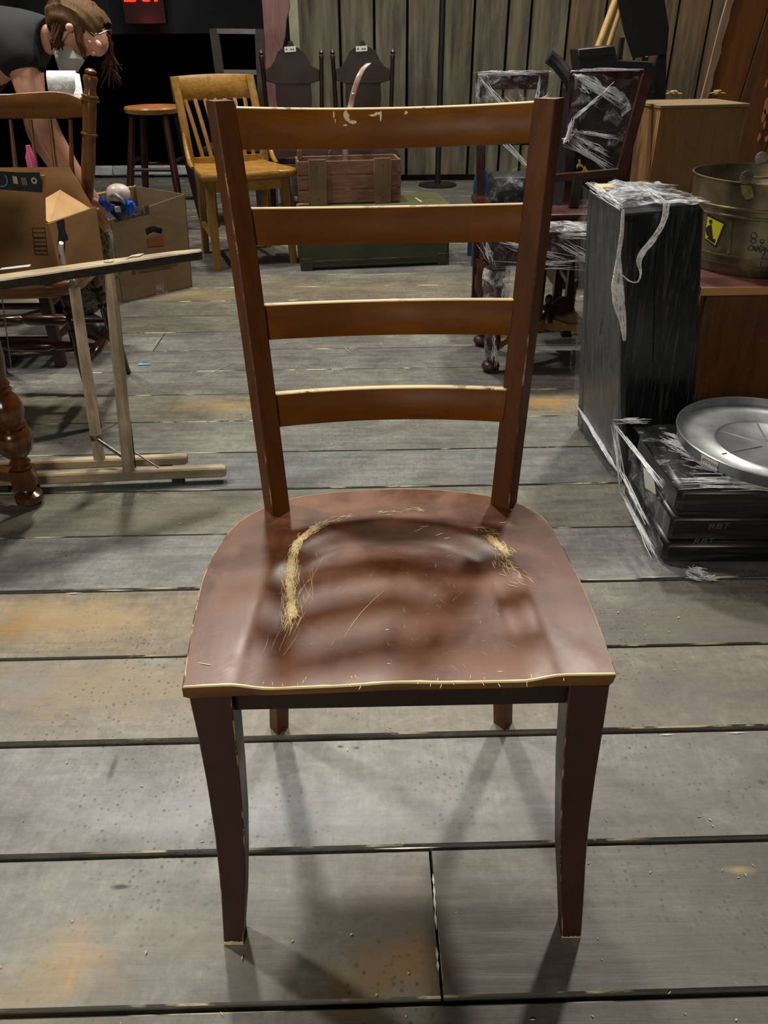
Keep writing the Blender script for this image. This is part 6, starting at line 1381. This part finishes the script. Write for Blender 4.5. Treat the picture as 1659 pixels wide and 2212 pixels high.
r0 = root('galvanized_lid', (.86, 1.55, .2), 'round galvanized metal lid with paper label resting on the flat case', 'lid')
TC = V(.868, 1.545, .250); tn = V(.02, -.02, 1).normalized(); RT = .205
prof = [(-.030, .182), (-.029, .190), (-.022, .1985), (0.000, .203), (.002, .205), (.004, .203), (.002, .200), (-.012, .196), (-.020, .185), (-.022, .17), (-.0225, .12), (-.019, .115), (-.0225, .11), (-.0225, .02), (-.0225, .002)]
mbt = MB(); mbt.lathe(TC, TC+tn, prof, 64); mbt.build('pan', M['galv'], r0, sharp=45)
for i in range(6):
    a = i*pi/3+.35; d = V(cos(a), sin(a), 0); p = TC-tn*.0215; MB().tube([p+d*.02, p+d*.13], [.0015, .0025], 6).build('pressed_rib', M['galv'], r0)
def onrim(ang, t): 
    u_ = V(1, 0, 0); u_ = (u_-tn*u_.dot(tn)).normalized(); v_ = tn.cross(u_); r_ = .2015-.004*(1-t); return TC+(u_*cos(ang)+v_*sin(ang))*(r_+.0015)+tn*(-.024+.023*t)
a0 = atan2(1.545-1.45, -(.868-.69)) ; vs_ = []
ang0 = pi+math.atan2(.085, .184)-.02; rows = [[onrim(ang0+.22*j/8, t) for j in range(9)] for t in (0, 1)]
mbl = MB(); mbl.grid(rows); lb = mbl.build('label', M['tape'], r0, fix=False)
pa, pb = onrim(ang0+.02, .5), onrim(ang0+.20, .5); text_obj('UPTOWN', 'lettering', .0105, M['ink'], (pa+pb)/2+V(-.0015, -.0015, 0), face_rot(pb-pa), lb, .0002, shear=.25)

# scrap of film on the floor
r0 = root('film_scrap', (.69, 1.35, 0), 'small crumpled scrap of clear film on the floor by the flat case', 'scrap')
cc = onz(1512, 1246, .004)
film('scrap', [[cc+V(-.030, .010, .004), cc+V(-.008, .022, .014), cc+V(.022, .004, .008)], [cc+V(-.030, .0, .003), cc+V(-.004, .0, .016), cc+V(.030, -.004, .004)], [cc+V(-.020, -.014, .002), cc+V(.004, -.018, .006), cc+V(.036, -.010, .002)]], M['film_top'], r0, 14, 14, .007, 30)
strands('film_glint_strands', [(cc+V(-.03, .0, .004), cc+V(.0, -.016, .004)), (cc+V(-.02, .02, .01), cc+V(.02, .0, .01)), (cc+V(.0, -.016, .004), cc+V(.036, -.008, .003))], r0, 10, .004, .0008, 31)
